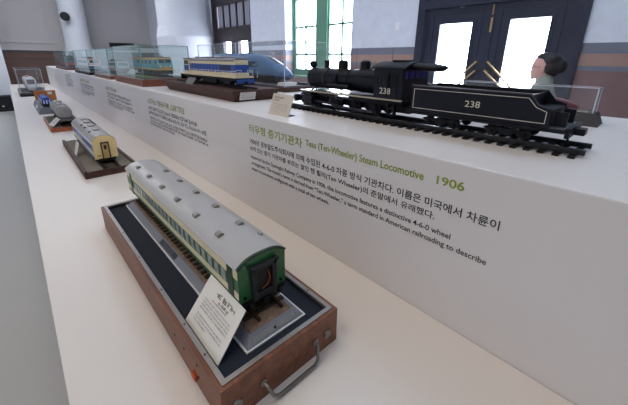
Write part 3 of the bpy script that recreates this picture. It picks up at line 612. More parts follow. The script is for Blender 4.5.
#================ far clear case with pale train
FC = thing('clear_display_case', 'far clear case with dark base holding a pale train on the far table', 'display case', (-8.7, .27, ZT-.02))
ZF = ZT-.02
MB().box(-9.5, -8.05, .06, .47, ZF, ZF+.075, .03).build('base', BLACK, FC)
glass_case(FC, -9.47, -8.08, .085, .445, ZF+.075, ZF+.50, ACRYL, AEDGE, .005, .007)
PT = thing('pale_train', 'pale grey train with dark windscreen inside the far clear case', 'model train', (-8.8, .27, ZF+.075))
R = [ssec(-9.4, .27, .095, ZF+.1, ZF+.32), ssec(-8.5, .27, .095, ZF+.1, ZF+.32), ssec(-8.36, .27, .09, ZF+.1, ZF+.305), ssec(-8.27, .27, .08, ZF+.1, ZF+.22), ssec(-8.2, .27, .055, ZF+.105, ZF+.16)]
MB().loft(R).build('body', mat('pale_train_grey', (190, 194, 198), .35), PT, True)
b = MB(); b._add([(-8.352, .21, ZF+.30), (-8.352, .33, ZF+.30), (-8.266, .325, ZF+.222), (-8.266, .215, ZF+.222)]+[(-8.375, .21, ZF+.28), (-8.375, .33, ZF+.28), (-8.29, .325, ZF+.2), (-8.29, .215, ZF+.2)], [(0, 1, 2, 3), (4, 7, 6, 5), (0, 4, 5, 1), (1, 5, 6, 2), (2, 6, 7, 3), (3, 7, 4, 0)]); b.build('windscreen', BLACK, PT)
b = MB(); b.box(-9.38, -8.3, .225, .315, ZF+.0752, ZF+.1); b.build('underframe', SATIN, PT)
b = MB(); b.box(-9.35, -8.5, .1725, .178, ZF+.2, ZF+.25); b.build('window_band', MATS['black_paint'], PT)
MB().ball((-9.0, .25, ZF+.335), .05, .03, .02, 12).build('roof_lamp', mat('orange_lens', (230, 140, 70), .3), PT, True)
BX = thing('black_box', 'black box on the floor in front of the white partition', 'box', (-12.35, -.42, 0))
MB().box(-12.6, -12.2, -.75, -.1, 0, .41, .01).build('box_body', mat('black_fabric', (24, 24, 28), .7), BX)
MB().box(-12.2, -12.196, -.32, -.28, .13, .16).build('label', CARD, BX)
#================ steam locomotive, tender, track
LY = 1.09; TZ = ZR
TK = thing('model_track', 'black model railway track with sleepers under the steam locomotive', 'track', (-.7, LY, TZ))
br, bs = MB(), MB(); track(br, bs, -1.31, -.098, LY, .1, TZ, .014, .007, .0335, .17, .015, .006); br.build('rails', BLACK, TK); bs.build('sleepers', SATIN, TK)
zr = TZ+.0205
LB = mat('loco_black', (18, 20, 31), .36, noise=.08); LB2 = mat('loco_black_matt', (11, 12, 20), .5, noise=.1)
for m_ in (LB, LB2, SATIN): m_.node_tree.nodes['Principled BSDF'].inputs['Specular IOR Level'].default_value = .25
LINE = mat('cream_lining', (206, 200, 186), .5, noise=0); GOLD = mat('gold_trim', (150, 124, 74), .4, .5)
LO = thing('steam_locomotive', 'black steam locomotive numbered 238 on the cab, with chimney and domes', 'model train', (-.93, LY, zr))
zc = Z(-.083); r = .045
b = MB(); b.lathe((-1.185, LY, zc), (1, 0, 0), [(0, 0), (.0, .03), (.006, .042), (.012, r+.002), (.13, r+.002), (.132, r), (.28, r), (.32, r+.004), (.42, r+.006)], 36); bo = b.build('boiler', LB, LO, True)
for x in (-1.135, -1.075, -.99, -.93, -.865): MB().lathe((x, LY, zc), (1, 0, 0), [(0, r), (0, r+.0025), (.005, r+.0025), (.005, r)], 36).build('boiler_band', LB2, bo, True)
for x in (-1.073, -.988):
    MB().lathe((x, LY, zc), (1, 0, 0), [(0, r), (0, r+.0028), (.0018, r+.0028), (.0018, r)], 36).build('gold_band', GOLD, bo, True)
b = MB(); b.lathe((-1.185, LY, zc), (-1, 0, 0), [(0, .034), (.004, .032), (.008, .022), (.01, .008), (.016, .006), (.016, 0)], 24)
b.cyl((-1.194, LY, zc-.02), (-1.194, LY, zc+.02), .002, n=6).cyl((-1.194, LY-.015, zc), (-1.194, LY+.015, zc), .002, n=6)
b.build('smokebox_door', LB2, LO, True)
MB().lathe((-1.088, LY, zc+r-.006), (0, 0, 1), [(0, .018), (.006, .013), (.01, .0105), (.03, .0105), (.033, .0135), (.038, .0135), (.041, .011), (.041, .008), (.02, .008)], 20).build('chimney', LB2, LO, True)
for x, q in ((-.987, .0225), (-.862, .0225)):
    MB().lathe((x, LY, zc+r-.006), (0, 0, 1), [(0, q+.007), (.006, q+.001), (.01, q), (.032, q), (.038, q*.9), (.042, q*.6), (.0435, 0)], 24).build('dome', LB2, LO, True)
hl = MB().lathe((-1.192, LY, zc+r+.017), (1, 0, 0), [(0, .0), (.001, .015), (.024, .015), (.03, .008), (.031, 0)], 20).build('headlamp', LB2, LO, True)
MB().box(-1.184, -1.170, LY-.008, LY+.008, zc+r-.006, zc+r+.009).build('lamp_bracket', LB2, hl)
MB().lathe((-1.1925, LY, zc+r+.017), (-1, 0, 0), [(0, .0125), (.001, .0125), (.0012, 0)], 20).build('lamp_lens', mat('lamp_glass', (120, 124, 130), .1), hl)
b = MB(); b.lathe((-.80, LY-.02, zc+r+.006), (0, 0, 1), [(0, .006), (.012, .006), (.018, .003), (.026, .003), (.026, 0)], 12); b.lathe((-.79, LY+.012, zc+r+.004), (0, 0, 1), [(0, .005), (.02, .005), (.024, 0)], 12); b.build('whistle', GOLD, LO, True)
b = MB()
for s_ in (-1, 1): b.tube([(-1.19, LY+s_*(r-.01), zc+.034), (-1.15, LY+s_*(r+.002), zc+.022), (-.78, LY+s_*(r+.006), zc+.022)], .0018, 6)
for s_ in (-1, 1):
    for x in (-1.13, -1.02, -.92, -.82): b.cyl((x, LY+s_*(r-.002), zc+.022), (x, LY+s_*(r+.006), zc+.022), .0022, n=6)
b.build('handrail', LB2, LO, True)
for s_ in (-1, 1):
    MB().cyl((-1.03, LY+s_*(r+.012), zc-.028), (-.9, LY+s_*(r+.012), zc-.028), .0115, n=14).build('air_tank', LB2, LO, True)
    MB().tube([(-.98, LY+s_*(r+.001), zc+.03), (-.985, LY+s_*(r+.006), zc), (-1.0, LY+s_*(r+.006), zc-.02), (-1.09, LY+s_*(r+.004), zc-.034), (-1.14, LY+s_*(r+.01), zc-.055)], .003, 8).build('feed_pipe', LB2, LO, True)
hw = .089; zb_ = Z(-.136)
b = MB(); b.box(-1.18, -.627, LY-hw+.004, LY+hw-.004, zb_-.006, zb_); rb = b.build('running_board', mat('glossy_black', (40, 42, 52), .16), LO)
for s_ in (-1, 1):
    y = LY+s_*(hw-.003); MB().box(-1.16, -.622, min(y, y+s_*.0045), max(y, y+s_*.0045), zb_-.005, zb_+.0005).build('edge_line', mat('beige_line', (168, 158, 140), .5, noise=0), rb)
# cab
c0, c1 = -.748, -.628; zt_ = Z(-.022)
b = MB(); t_ = .004
for s_ in (-1, 1):
    y = LY+s_*hw; a, c = min(y, y-s_*t_), max(y, y-s_*t_)
    b.box(c0, c1, a, c, zb_, Z(-.098)).box(c0, c0+.018, a, c, Z(-.098), zt_).box(c0+.026, c0+.034, a, c, Z(-.098), zt_).box(c0+.042, c0+.066, a, c, Z(-.098), zt_).box(c0+.096, c1, a, c, Z(-.098), zt_).box(c0+.018, c0+.026, a, c, Z(-.058), zt_).box(c0+.034, c0+.042, a, c, Z(-.058), zt_).box(c0+.066, c0+.096, a, c, Z(-.04), zt_)
    b.box(c0+.018, c0+.026, a, c, Z(-.098), Z(-.086)).box(c0+.034, c0+.042, a, c, Z(-.098), Z(-.086))
b.box(c0, c0+t_, LY-hw+t_, LY+hw-t_, zb_, zt_)
ws = [(-.072, -.048), (-.036, -.006), (.006, .036), (.048, .072)]
b.box(c1-t_, c1, LY-hw+t_, LY+hw-t_, zb_-.012, Z(-.062)).box(c1-t_, c1, LY-hw+t_, LY+hw-t_, Z(-.036), zt_)
q = -hw+t_
for a, c in ws+[(hw-t_, hw)]: b.box(c1-t_, c1, LY+q, LY+a, Z(-.062), Z(-.036)); q = c
cab = b.build('cab', LB, LO)
BP = mat('painted_glow_pane', (58, 60, 170), .1, noise=.02)  # blue sky light seen through the windows, painted into the panes
for a, c in ws: MB().box(c1-.003, c1-.0015, LY+a, LY+c, Z(-.062), Z(-.036)).build('rear_window', BP, cab)
for s_ in (-1, 1):
    y = LY+s_*(hw-.003)
    for a, c, d in ((.018, .026, -.058), (.034, .042, -.058)): MB().box(c0+a, c0+c, y-.0005, y+.0005, Z(-.086), Z(d)).build('side_window', BLACK, cab)
    MB().box(c0+.066, c0+.096, y-.0005, y+.0005, Z(-.098), Z(-.04)).build('side_door', LB2, cab)
    b = MB(); b.cyl((c0+.062, y+s_*.007, Z(-.13)), (c0+.062, y+s_*.007, Z(-.05)), .0016, n=6); b.cyl((c0+.1, y+s_*.007, Z(-.13)), (c0+.1, y+s_*.007, Z(-.05)), .0016, n=6)
    for zz in (-.13, -.05):
        for a in (.062, .1): b.cyl((c0+a, y, Z(zz)), (c0+a, y+s_*.007, Z(zz)), .0016, n=6)
    b.build('cab_handrail', LB2, cab)
b = MB(); n = 14; up = []; lo = []
for i in range(n+1):
    t = -1+2*i/n; y = LY+t*(hw+.006); zz = Z(-.004)-.022*abs(t)**2.2; up.append((y, zz)); lo.append((y, zz-.004))
b.prism(up+lo[::-1], 'X', c0-.012, c1+.012); rf = b.build('cab_roof', LB2, LO, True)
b = MB(); b.loft([ssec(c1+.0, LY, .05, Z(-.034), Z(-.006), 20, 2.4), ssec(c1+.06, LY, .048, Z(-.036), Z(-.010), 20, 2.4), ssec(c1+.095, LY, .04, Z(-.036), Z(-.014), 20, 2.4), ssec(c1+.11, LY, .02, Z(-.028), Z(-.019), 20, 2.4)])
b.build('roof_tongue', LB2, rf, True)
MB().box(c0+.035, c0+.09, LY-.03, LY+.03, Z(-.006), Z(.001), .002).build('roof_hatch', LB2, rf)
sideF = lambda s_, y: (lambda u, v, n: (u, y-n, v))
text_mesh('238', (-.72, -.673, Z(-.1185), Z(-.0965)), sideF(-1, LY-hw), 'cab_number', LINE, cab, .0008, .008)
# frames, cylinders, wheels
b = MB(); b.box(-1.2, -.62, LY-.032, LY+.032, zr+.024, zr+.05).box(-1.19, -1.11, LY-.05, LY+.05, zr+.045, zb_-.006).box(-.86, -.64, LY-.06, LY+.06, zr+.05, zb_-.006); b.build('main_frame', LB2, LO)
for s_ in (-1, 1):
    b = MB(); yc = LY+s_*.07
    b.cyl((-1.165, yc, zr+.034), (-1.095, yc, zr+.034), .022, n=20).cyl((-1.172, yc, zr+.034), (-1.165, yc, zr+.034), .015, n=16).cyl((-1.16, yc, zr+.064), (-1.1, yc, zr+.064), .012, n=16).box(-1.155, -1.105, yc-.016, yc+.016, zr+.034, zr+.07)
    b.build('cylinder', LB, LO, True)
wr = .0285
for i, x in enumerate((-.965, -.865, -.765)):
    for s_ in (-1, 1):
        b = MB(); y = LY+s_*.05
        b.lathe((x, y-.005*s_, zr+wr*1.07), (0, s_, 0), [(0, wr*.84), (.0, wr*1.07), (.003, wr*1.07), (.0035, wr), (.01, wr), (.01, wr*.84), (0, wr*.84)], 28)
        for k in range(10):
            a = 2*PI*k/10; b.bar((x+.006*math.cos(a), y, zr+wr*1.07+.006*math.sin(a)), (x+wr*.86*math.cos(a), y, zr+wr*1.07+wr*.86*math.sin(a)), .004, .003)
        b.cyl((x, y-.006, zr+wr*1.07), (x, y+.006, zr+wr*1.07), .0075, n=12)
        b.prism([(x+wr*.84*math.cos(a), zr+wr*1.07+wr*.84*math.sin(a)) for a in [PI*.55+PI*.9*j/8 for j in range(9)]], 'Y', y-.003, y+.003)
        b.build('driving_wheel', LB2, LO, True)
    MB().cyl((x, LY-.05, zr+wr*1.07), (x, LY+.05, zr+wr*1.07), .005, n=8).build('axle', SATIN, LO)
for s_ in (-1, 1):
    y = LY+s_*.066; zq = zr+wr*1.07-.012
    b = MB(); b.bar((-.985, y, zq), (-.745, y, zq), .004, .008)
    for x in (-.965, -.865, -.765): b.cyl((x, y-.006, zq), (x, y+.006, zq), .0065, n=12)
    b.build('coupling_rod', mat('dark_steel', (64, 64, 70), .35, .8), LO)
    b = MB(); b.bar((-1.1, y+s_*.006, zr+.034), (-.865, y+s_*.006, zq), .004, .007); b.bar((-1.06, y, zr+.064), (-.92, y+s_*.004, zr+.05), .003, .006); b.bar((-.99, y, zr+.07), (-1.0, y+s_*.004, zr+.03), .003, .008)
    b.build('connecting_rod', MATS['dark_steel'], LO)
    b = MB(); b.prism([(-1.08, zb_-.006), (-1.0, zb_-.006), (-1.03, zr+.056), (-1.06, zr+.056)], 'Y', y-.004, y+.004); b.prism([(-.84, zb_-.006), (-.72, zb_-.006), (-.76, zr+.06), (-.81, zr+.06)], 'Y', y+s_*.004-.003, y+s_*.004+.003); b.build('motion_bracket', LB2, LO)
    b = MB()
    for zz in (.02, .045): b.box(-.69, -.66, LY+s_*(hw-.02)-.01, LY+s_*(hw-.02)+.01, zr+zz-.004, zr+zz)
    b.box(-.69, -.686, LY+s_*(hw-.02)-.009, LY+s_*(hw-.02)+.009, zr+.02, zb_-.02).box(-.664, -.66, LY+s_*(hw-.02)-.009, LY+s_*(hw-.02)+.009, zr+.02, zb_-.02); b.build('cab_step', LB2, LO)
for x in (-1.175, -1.09): wheelset(LO, x, LY, .1, zr+.0155*1.08, .0155, LB2)
MB().box(-1.2, -1.065, LY-.02, LY+.02, zr+.018, zr+.028).build('bogie_frame', LB2, LO)
b = MB(); b.box(-1.225, -1.212, LY-.085, LY+.085, zr+.02, zr+.052).box(-1.212, -1.18, LY-.07, LY+.07, zr+.044, zr+.052)
for y in (-.045, .045): b.prism([(-1.19, zb_-.004), (-1.185, zb_-.008), (-1.215, zr+.05), (-1.22, zr+.05)], 'Y', LY+y-.006, LY+y+.006)
bb = b.build('buffer_beam', LB, LO)
for y in (-.06, .06): MB().lathe((-1.225, LY+y, zr+.036), (-1, 0, 0), [(0, .008), (.002, .006), (.018, .0055), (.018, .013), (.021, .013), (.0215, 0)], 16).build('buffer', LB2, bb, True)
MB().box(-1.255, -1.225, LY-.012, LY+.012, zr+.028, zr+.046, .003).build('coupler', LB2, bb)
# tender
TE = thing('tender', 'black tender numbered 238 with cream outline behind the steam locomotive', 'model train', (-.38, LY, zr))
t0, t1 = -.585, -.181; zt_ = Z(-.081); zl = Z(-.163)
prof = [(t0, zl), (t1, zl), (t1, Z(-.117)), (t1-.03, Z(-.108)), (t1-.050, zt_-.002), (t0, zt_)]
b = MB(); t_ = .004
for s_ in (-1, 1):
    y = LY+s_*hw; b.prism(prof, 'Y', min(y, y-s_*t_), max(y, y-s_*t_))
b.box(t0, t0+t_, LY-hw+t_, LY+hw-t_, zl, zt_).box(t0+t_, t1-.002, LY-hw+t_, LY+hw-t_, zl, Z(-.12)).box(t1-.06, t1-.055, LY-hw+t_, LY+hw-t_, Z(-.12), zt_-.004)
bd = b.build('body', LB, TE)
b = MB(); b.loft([[(t0+.01, LY+u*(hw-.008), Z(-.12)) for u in (-1, -.5, 0, .5, 1)]+[(t0+.01, LY+u*(hw-.008), Z(-.092)+.008*(1-u*u)) for u in (1, .5, 0, -.5, -1)], [(t1-.07, LY+u*(hw-.008), Z(-.12)) for u in (-1, -.5, 0, .5, 1)]+[(t1-.07, LY+u*(hw-.008), Z(-.094)+.006*(1-u*u)) for u in (1, .5, 0, -.5, -1)]])
b.build('coal_load', mat('coal', (18, 18, 20), .5, noise=.5, scale=200, bump=1), TE)
b = MB()
for s_ in (-1, 1):
    y = LY+s_*hw; b.tube([(t0, y, zt_+.001), (t1-.053, y, zt_-.001), (t1-.031, y, Z(-.1075)), (t1, y, Z(-.1165))], .0022, 6)
b.build('rim_beading', mat('bluish_rim', (52, 54, 72), .3), bd, True)
b = MB(); y = LY-hw-.0006; ip = [(t0+.009, zl+.009), (t1-.011, zl+.009), (t1-.011, Z(-.124)), (t1-.036, Z(-.1145)), (t1-.057, zt_-.011), (t0+.009, zt_-.010)]
for yy in (LY-hw-.0005, LY+hw+.0005):
    for i in range(len(ip)):
        p, q = ip[i], ip[(i+1) % len(ip)]; b.bar((p[0], yy, p[1]), (q[0], yy, q[1]), .0012, .0016)
b.build('cream_outline', LINE, bd)
text_mesh('238', (-.402, -.358, Z(-.1325), Z(-.1135)), sideF(-1, LY-hw), 'tender_number', LINE, bd, .0008, .004)
b = MB(); b.box(t0-.02, t1+.035, LY-hw+.006, LY+hw-.006, zl-.013, zl-.002); b.box(t0+.02, t1-.02, LY-.03, LY+.03, zl-.018, zl-.013); b.build('underframe', LB2, TE)
MB().box(t1, t1+.035, LY-hw+.006, LY+hw-.006, zl-.002, zl).build('rear_deck', mat('rear_deck_grey', (84, 86, 96), .4), TE)
for s_ in (-1, 1):
    MB().box(t1+.002, t1+.03, LY+s_*.05-.003, LY+s_*.05+.003, zl, Z(-.125)).build('rear_bracket', LB, TE)
b = MB(); b.box(t1+.035, t1+.045, LY-.08, LY+.08, zl-.024, zl+.001); bb = b.build('buffer_beam', LB2, TE)
MB().box(t1+.045, t1+.068, LY-.02, LY+.02, zl-.022, zl-.004, .003).build('coupler', LB2, bb)
MB().tube([(t1+.03, LY-.02, zl-.02), (t1+.038, LY-.022, zl-.04), (t1+.03, LY-.02, zl-.056), (t1+.015, LY-.02, zl-.05)], .003).build('brake_hose', LB2, bb, True)
for x in (-.485, -.285): bogie(TE, x, LY, .1, zr, .085, .0165, LB2)
#================ steam loco placard
root, F, w, h, P = card('placard', 'beige placard leaning back in front of the steam locomotive track', (-1.193, .825, ZR+.0005), (-1.05, .825, ZR+.0005), (-1.198, .862, ZR+.088), .003, 0, mat('beige_card', (206, 196, 184), .55, noise=.01))
b = MB(); glyph_line(b, F, w*.12, w*.6, h*.78, h*.86, random.Random(5), 1, 6); glyph_line(b, F, w*.12, w*.42, h*.66, h*.72, random.Random(6), 1, 5); b.build('title_print', DKPRINT, root)
b = MB()
for i in range(5): glyph_line(b, F, w*.12, w*(.88 if i < 4 else .5), h*(.5-i*.09), h*(.53-i*.09), rnd, .8, 6)
b.build('small_print', PRINT, root)
MB().box(-1.16, -1.06, .828, .87, ZR, ZR+.003).build('stand_foot', SATIN, root)
#================ diesel on boat shaped base
BB = thing('wooden_base', 'walnut boat-shaped base with white label under the blue and cream diesel', 'display base', (-2.13, 1.02, ZR), 'wooden bases under the models')
MB().frustum((-2.64, -1.625, .90, 1.17), (-2.70, -1.60, .872, 1.196), ZR, ZR+.064).build('base_block', WALN, BB)
b = MB(); b._add([(-1.6035, .926, ZR+.056), (-1.6035, 1.028, ZR+.056), (-1.6155, 1.028, ZR+.010), (-1.6155, .926, ZR+.010)]+[(-1.609, .926, ZR+.056), (-1.609, 1.028, ZR+.056), (-1.62, 1.028, ZR+.010), (-1.62, .926, ZR+.010)], [(0, 1, 2, 3), (4, 7, 6, 5), (0, 4, 5, 1), (1, 5, 6, 2), (2, 6, 7, 3), (3, 7, 4, 0)]); lb = b.build('paper_label', CARD, BB)
b = MB(); FL = lambda u, v, n: (-1.6155+.012*(v-.010)/.046+.0006, u, ZR+v)
for v0 in (.044, .034, .026, .018): glyph_line(b, FL, .934, 1.02, v0, v0+.0045, rnd, .85, 7)
b.build('label_print', PRINT, lb)
br, bs = MB(), MB(); track(br, bs, -2.66, -1.615, 1.01, .068, ZR+.064, .008, .004, .026, .1, .012, .003); br.build('rails', SATIN, BB); bs.build('sleepers', SLEEP, BB)
MB()._add([(-2.33, .905, ZR+.0643), (-2.20, .905, ZR+.0643), (-2.185, .93, ZR+.105), (-2.315, .93, ZR+.105), (-2.33, .909, ZR+.0643), (-2.20, .909, ZR+.0643), (-2.185, .934, ZR+.105), (-2.315, .934, ZR+.105)], [(0, 1, 2, 3), (7, 6, 5, 4), (0, 4, 5, 1), (1, 5, 6, 2), (2, 6, 7, 3), (3, 7, 4, 0)]).build('metal_plaque', mat('plaque_grey', (104, 98, 96), .4, .4), BB)
DL = thing('diesel_locomotive', 'blue and cream diesel locomotive with grey roof on the walnut base', 'model train', (-2.05, 1.01, ZR+.075))
DCR = mat('diesel_cream', (222, 208, 176), .42, noise=.03); DBL = mat('diesel_blue', (44, 82, 164), .35, noise=.04); DGR = mat('diesel_grey', (128, 126, 132), .5, noise=.06)
yc = 1.01; zw = ZR+.075; d0, d1 = -2.48, -1.715
b = MB(); b.box(d0-.02, d1+.03, yc-.062, yc+.062, zw+.049, zw+.059, .002); sill = b.build('frame_sill', DCR, DL)
b = MB(); b.box(d0+.07, d1, yc-.046, yc+.046, zw+.055, zw+.150, .004); hood = b.build('hood', DCR, DL)
for s_ in (-1, 1):
    y = yc+s_*.046; b = MB(); b.box(d0+.07, d1+.001, min(y, y+s_*.001), max(y, y+s_*.001), zw+.080, zw+.124)
    b.build('blue_band', DBL, hood)
    b = MB()
    for i in range(11): x = d0+.13+i*.045; b.box(x, x+.006, min(y, y+s_*.003), max(y, y+s_*.003), zw+.077, zw+.127)
    b.build('band_ribs', mat('diesel_blue_rib', (34, 62, 132), .4), hood)
    b = MB(); b.box(d1-.19, d1-.05, min(y, y+s_*.0022), max(y, y+s_*.0022), zw+.088, zw+.120); b.build('radiator_grille', mat('grille_navy', (30, 44, 84), .5), hood)
MB().box(d1, d1+.0015, yc-.0455, yc+.0455, zw+.080, zw+.124).build('blue_band', DBL, hood)
b = MB(); b.prism([(yc-.0472, zw+.142), (yc-.0468, zw+.150), (yc-.036, zw+.158), (yc-.02, zw+.162), (yc+.02, zw+.162), (yc+.036, zw+.158), (yc+.0468, zw+.150), (yc+.0472, zw+.142)], 'X', d0+.06, d1-.004)
for i in range(5): x = d0+.17+i*.11; b.box(x, x+.06, yc-.022, yc+.022, zw+.161, zw+.170, .002)
b.build('hood_roof', DGR, hood)
b = MB(); b.box(d0+.055, d0+.135, yc-.058, yc+.058, zw+.055, zw+.152, .004); cb = b.build('cab', DCR, DL)
MB().box(d0+.048, d0+.142, yc-.062, yc+.062, zw+.152, zw+.160, .003).build('cab_roof', DGR, cb)
for s_ in (-1, 1):
    y = yc+s_*.058; MB().box(d0+.056, d0+.134, min(y, y+s_*.001), max(y, y+s_*.001), zw+.075, zw+.112).build('blue_band', DBL, cb)
    for x in (d0+.065, d0+.1): MB().box(x, x+.027, min(y, y+s_*.002), max(y, y+s_*.002), zw+.118, zw+.144).build('cab_window', BLACK, cb)
b = MB(); b.box(d0, d0+.056, yc-.036, yc+.036, zw+.055, zw+.128, .004); MBn = b.build('short_hood', DCR, DL)
MB().box(d0-.001, d0+.055, yc-.0372, yc+.0372, zw+.078, zw+.112).build('blue_band', DBL, MBn)
for x in (d0-.001, d1+.0015):
    sg = -1 if x < -2 else 1
    for y in (-.018, .018): MB().lathe((x, yc+y, zw+.137 if sg > 0 else zw+.12), (sg, 0, 0), [(0, .006), (.003, .006), (.004, .004), (.004, 0)], 12).build('headlight', mat('headlight_glass', (230, 228, 220), .15), hood if sg > 0 else MBn, True)
b = MB()
for x, sg in ((d0-.018, -1), (d1+.028, 1)):
    for y in (-.055, -.02, .02, .055): b.cyl((x, yc+y, zw+.055), (x, yc+y, zw+.095), .0014, n=6)
    b.cyl((x, yc-.055, zw+.095), (x, yc-.02, zw+.095), .0014, n=6).cyl((x, yc+.055, zw+.095), (x, yc+.02, zw+.095), .0014, n=6)
for s_ in (-1, 1):
    y = yc+s_*.058; b.cyl((d0+.14, y, zw+.088), (d1+.028, y, zw+.088), .0014, n=6)
    for i in range(8): b.cyl((d0+.15+i*.098, y, zw+.055), (d0+.15+i*.098, y, zw+.088), .0014, n=6)
b.build('handrail', RWH, DL)
b = MB(); b.box(d0-.02, d1+.03, yc-.05, yc+.05, zw+.034, zw+.043).box(-2.16, -1.96, yc-.048, yc+.048, zw+.008, zw+.036, .003)
for x in (d0-.024, d1+.03): b.box(x, x+.006, yc-.06, yc+.06, zw+.012, zw+.05).box(x-.008, x+.014, yc-.01, yc+.01, zw+.018, zw+.032)
b.build('underframe', SATIN, DL)
for x, sg in ((d0-.026, -1), (d1+.036, 1)):
    MB().box(x, x+.002, yc-.058, yc+.058, zw+.02, zw+.044).build('end_plate', DBL, DL)
for x in (d0+.13, d1-.12): bogie(DL, x, yc, .068, zw, .11, .021); 
#================ blue high speed train in acrylic case
KC = thing('acrylic_case', 'large clear acrylic case on a wood base around the blue high-speed train', 'display case', (-2.63, 1.72, ZR), 'acrylic cases on the riser')
MB().box(-3.38, -1.885, 1.455, 1.935, ZR, ZR+.035, .004).build('base', WALN, KC)
MB().box(-3.37, -1.895, 1.465, 1.925, ZR+.035, ZR+.038).build('base_top', mat('dark_grey_ballast', (84, 84, 92), .9, noise=.4, scale=150, bump=.4), KC)
glass_case(KC, -3.36, -1.91, 1.475, 1.915, ZR+.038, ZR+.362, ACRYL, AEDGE, .005, .005)
MB().frustum((-2.07, -1.96, 1.52, 1.66), (-2.06, -1.985, 1.53, 1.65), ZR+.038, ZR+.062).build('label_block', CARD, KC)
br, bs = MB(), MB(); track(br, bs, -3.34, -1.95, 1.69, .1, ZR+.038, .01, .005, .035, .15, .016, .004); br.build('rails', SATIN, KC); bs.build('sleepers', SATIN, KC)
HS = thing('high_speed_train', 'blue streamlined high-speed train with sloping nose inside the acrylic case', 'model train', (-2.65, 1.69, ZR+.052))
HB = mat('train_blue', (78, 116, 162), .28, .2, noise=.03); yc = 1.69; zq = ZR+.0653
sec = [(-3.30, .088, .0, .232), (-2.62, .088, 0, .232), (-2.5, .087, 0, .226), (-2.40, .083, 0, .206), (-2.30, .075, 0, .17), (-2.21, .064, 0, .128), (-2.14, .046, .005, .092), (-2.105, .024, .015, .066)]
MB().loft([ssec(x, yc, hw_, zq+.006+a, zq+c-.02, 28, 3.2) for x, hw_, a, c in sec]).build('body', HB, HS, True)
def top_at(x):
    for (xa, ha, _, ca), (xb, hb, _, cb_) in zip(sec[:-1], sec[1:]):
        if xa <= x <= xb: t = (x-xa)/(xb-xa); return ha+(hb-ha)*t, zq+ca+(cb_-ca)*t-.02
    return .05, zq
b = MB(); rows = []
for x in (-2.41, -2.36, -2.31, -2.26): h_, z_ = top_at(x); rows.append([(x, yc+u*h_*.62, z_+.0015-.012*abs(u)**3) for u in (-1, -.5, 0, .5, 1)])
v = [p for r_ in rows for p in r_]; v += [(p[0], p[1], p[2]-.006) for p in v]; nn = 20; f = []
for k in range(3):
    for i in range(4): q = k*5+i; f += [(q, q+1, q+6, q+5), (nn+q, nn+q+5, nn+q+6, nn+q+1)]
edge = [0, 1, 2, 3, 4, 9, 14, 19, 18, 17, 16, 15, 10, 5]
for i in range(14): p, q = edge[i], edge[(i+1) % 14]; f.append((p, nn+p, nn+q, q))
b._add(v, f); b.build('windscreen', BLACK, HS, True)
for s_ in (-1, 1):
    y = yc+s_*.0875
    for i in range(7): x = -3.26+i*.092; MB().box(x, x+.066, min(y, y+s_*.0018), max(y, y+s_*.0018), zq+.105, zq+.145).build('window', mat('dark_blue_pane', (30, 40, 66), .1), HS)
    MB().prism([(-2.62, zq+.10), (-2.44, zq+.105), (-2.48, zq+.142), (-2.62, zq+.146)], 'Y', min(y-s_*.001, y+s_*.0015), max(y-s_*.001, y+s_*.0015)).build('cab_side_window', MATS['dark_blue_pane'], HS)
    MB().box(-3.29, -2.55, min(y, y+s_*.0015), max(y, y+s_*.0015), zq+.05, zq+.058).build('silver_stripe', RWH, HS)
b = MB(); b.box(-3.28, -2.2, yc-.055, yc+.06, zq-.002, zq+.012)
for s_ in (-1, 1): b.box(-3.28, -2.25, yc+s_*.066-.004, yc+s_*.066+.004, zq-.002, zq+.035)
b.build('underframe', SATIN, HS)
for x in (-3.1, -2.5, -2.32): wheelset(HS, x, yc, .1, ZR+.052+.0165*1.08, .0165)
b = MB(); 
for x in (-3.15, -2.8): b.box(x, x+.12, yc-.04, yc+.04, zq+.208, zq+.22, .004)
b.build('roof_unit', mat('train_dark_blue', (44, 74, 120), .4), HS)
for s_ in (-1, 1): MB().ball((-2.145, yc+s_*.034, zq+.05), .012, .008, .006, 12).build('headlight', MATS['headlight_glass'], HS, True)
#================ teal electric loco in glass case
GC = thing('glass_case', 'big glass case with wood base and greenish edges around the teal and yellow locomotive', 'display case', (-3.4, 1.0, ZR), 'glass cases on the riser')
MB().box(-3.90, -2.965, .80, 1.235, ZR, ZR+.058, .003).build('base', REDW, GC)
glass_case(GC, -3.885, -2.98, .815, 1.22, ZR+.058, ZR+.335, GLASS, GEDGE, .005, .006)
gr = MB().box(-3.875, -2.99, .825, 1.21, ZR+.058, ZR+.070).build('ground', mat('grey_scenery', (112, 112, 116), .9, noise=.3, scale=120, bump=.4), GC)
b = MB(); b.box(-3.6, -2.995, .83, .94, ZR+.070, ZR+.075, .002); b.build('grass_strip', mat('model_grass', (104, 118, 54), .95, noise=.4, scale=150, bump=.8), GC)
br, bs = MB(), MB(); track(br, bs, -3.86, -3.0, 1.03, .066, ZR+.070, .009, .004, .03, .1, .013, .004); br.build('rails', SATIN, GC); bs.build('sleepers', SLEEP, GC)
EL = thing('electric_locomotive', 'teal and yellow electric locomotive with roof gear inside the greenish glass case', 'model train', (-3.45, 1.03, ZR+.083))
TEAL = mat('loco_teal', (76, 160, 178), .35, noise=.04); YEL = mat('loco_yellow', (240, 174, 60), .4, noise=.04)
yc = 1.03; zw = ZR+.083; e0, e1 = -3.83, -3.05; hw_ = .062
b = MB(); pr = [(e0, zw+.045), (e1, zw+.045), (e1+.006, zw+.09), (e1-.02, zw+.15), (e0+.02, zw+.15), (e0-.006, zw+.09)]; b.prism(pr, 'Y', yc-hw_, yc+hw_); bd = b.build('body', TEAL, EL)
b = MB(); b.box(e0+.02, e1-.02, yc-hw_+.004, yc+hw_-.004, zw+.15, zw+.158, .003); b.build('roof', DGR, EL)
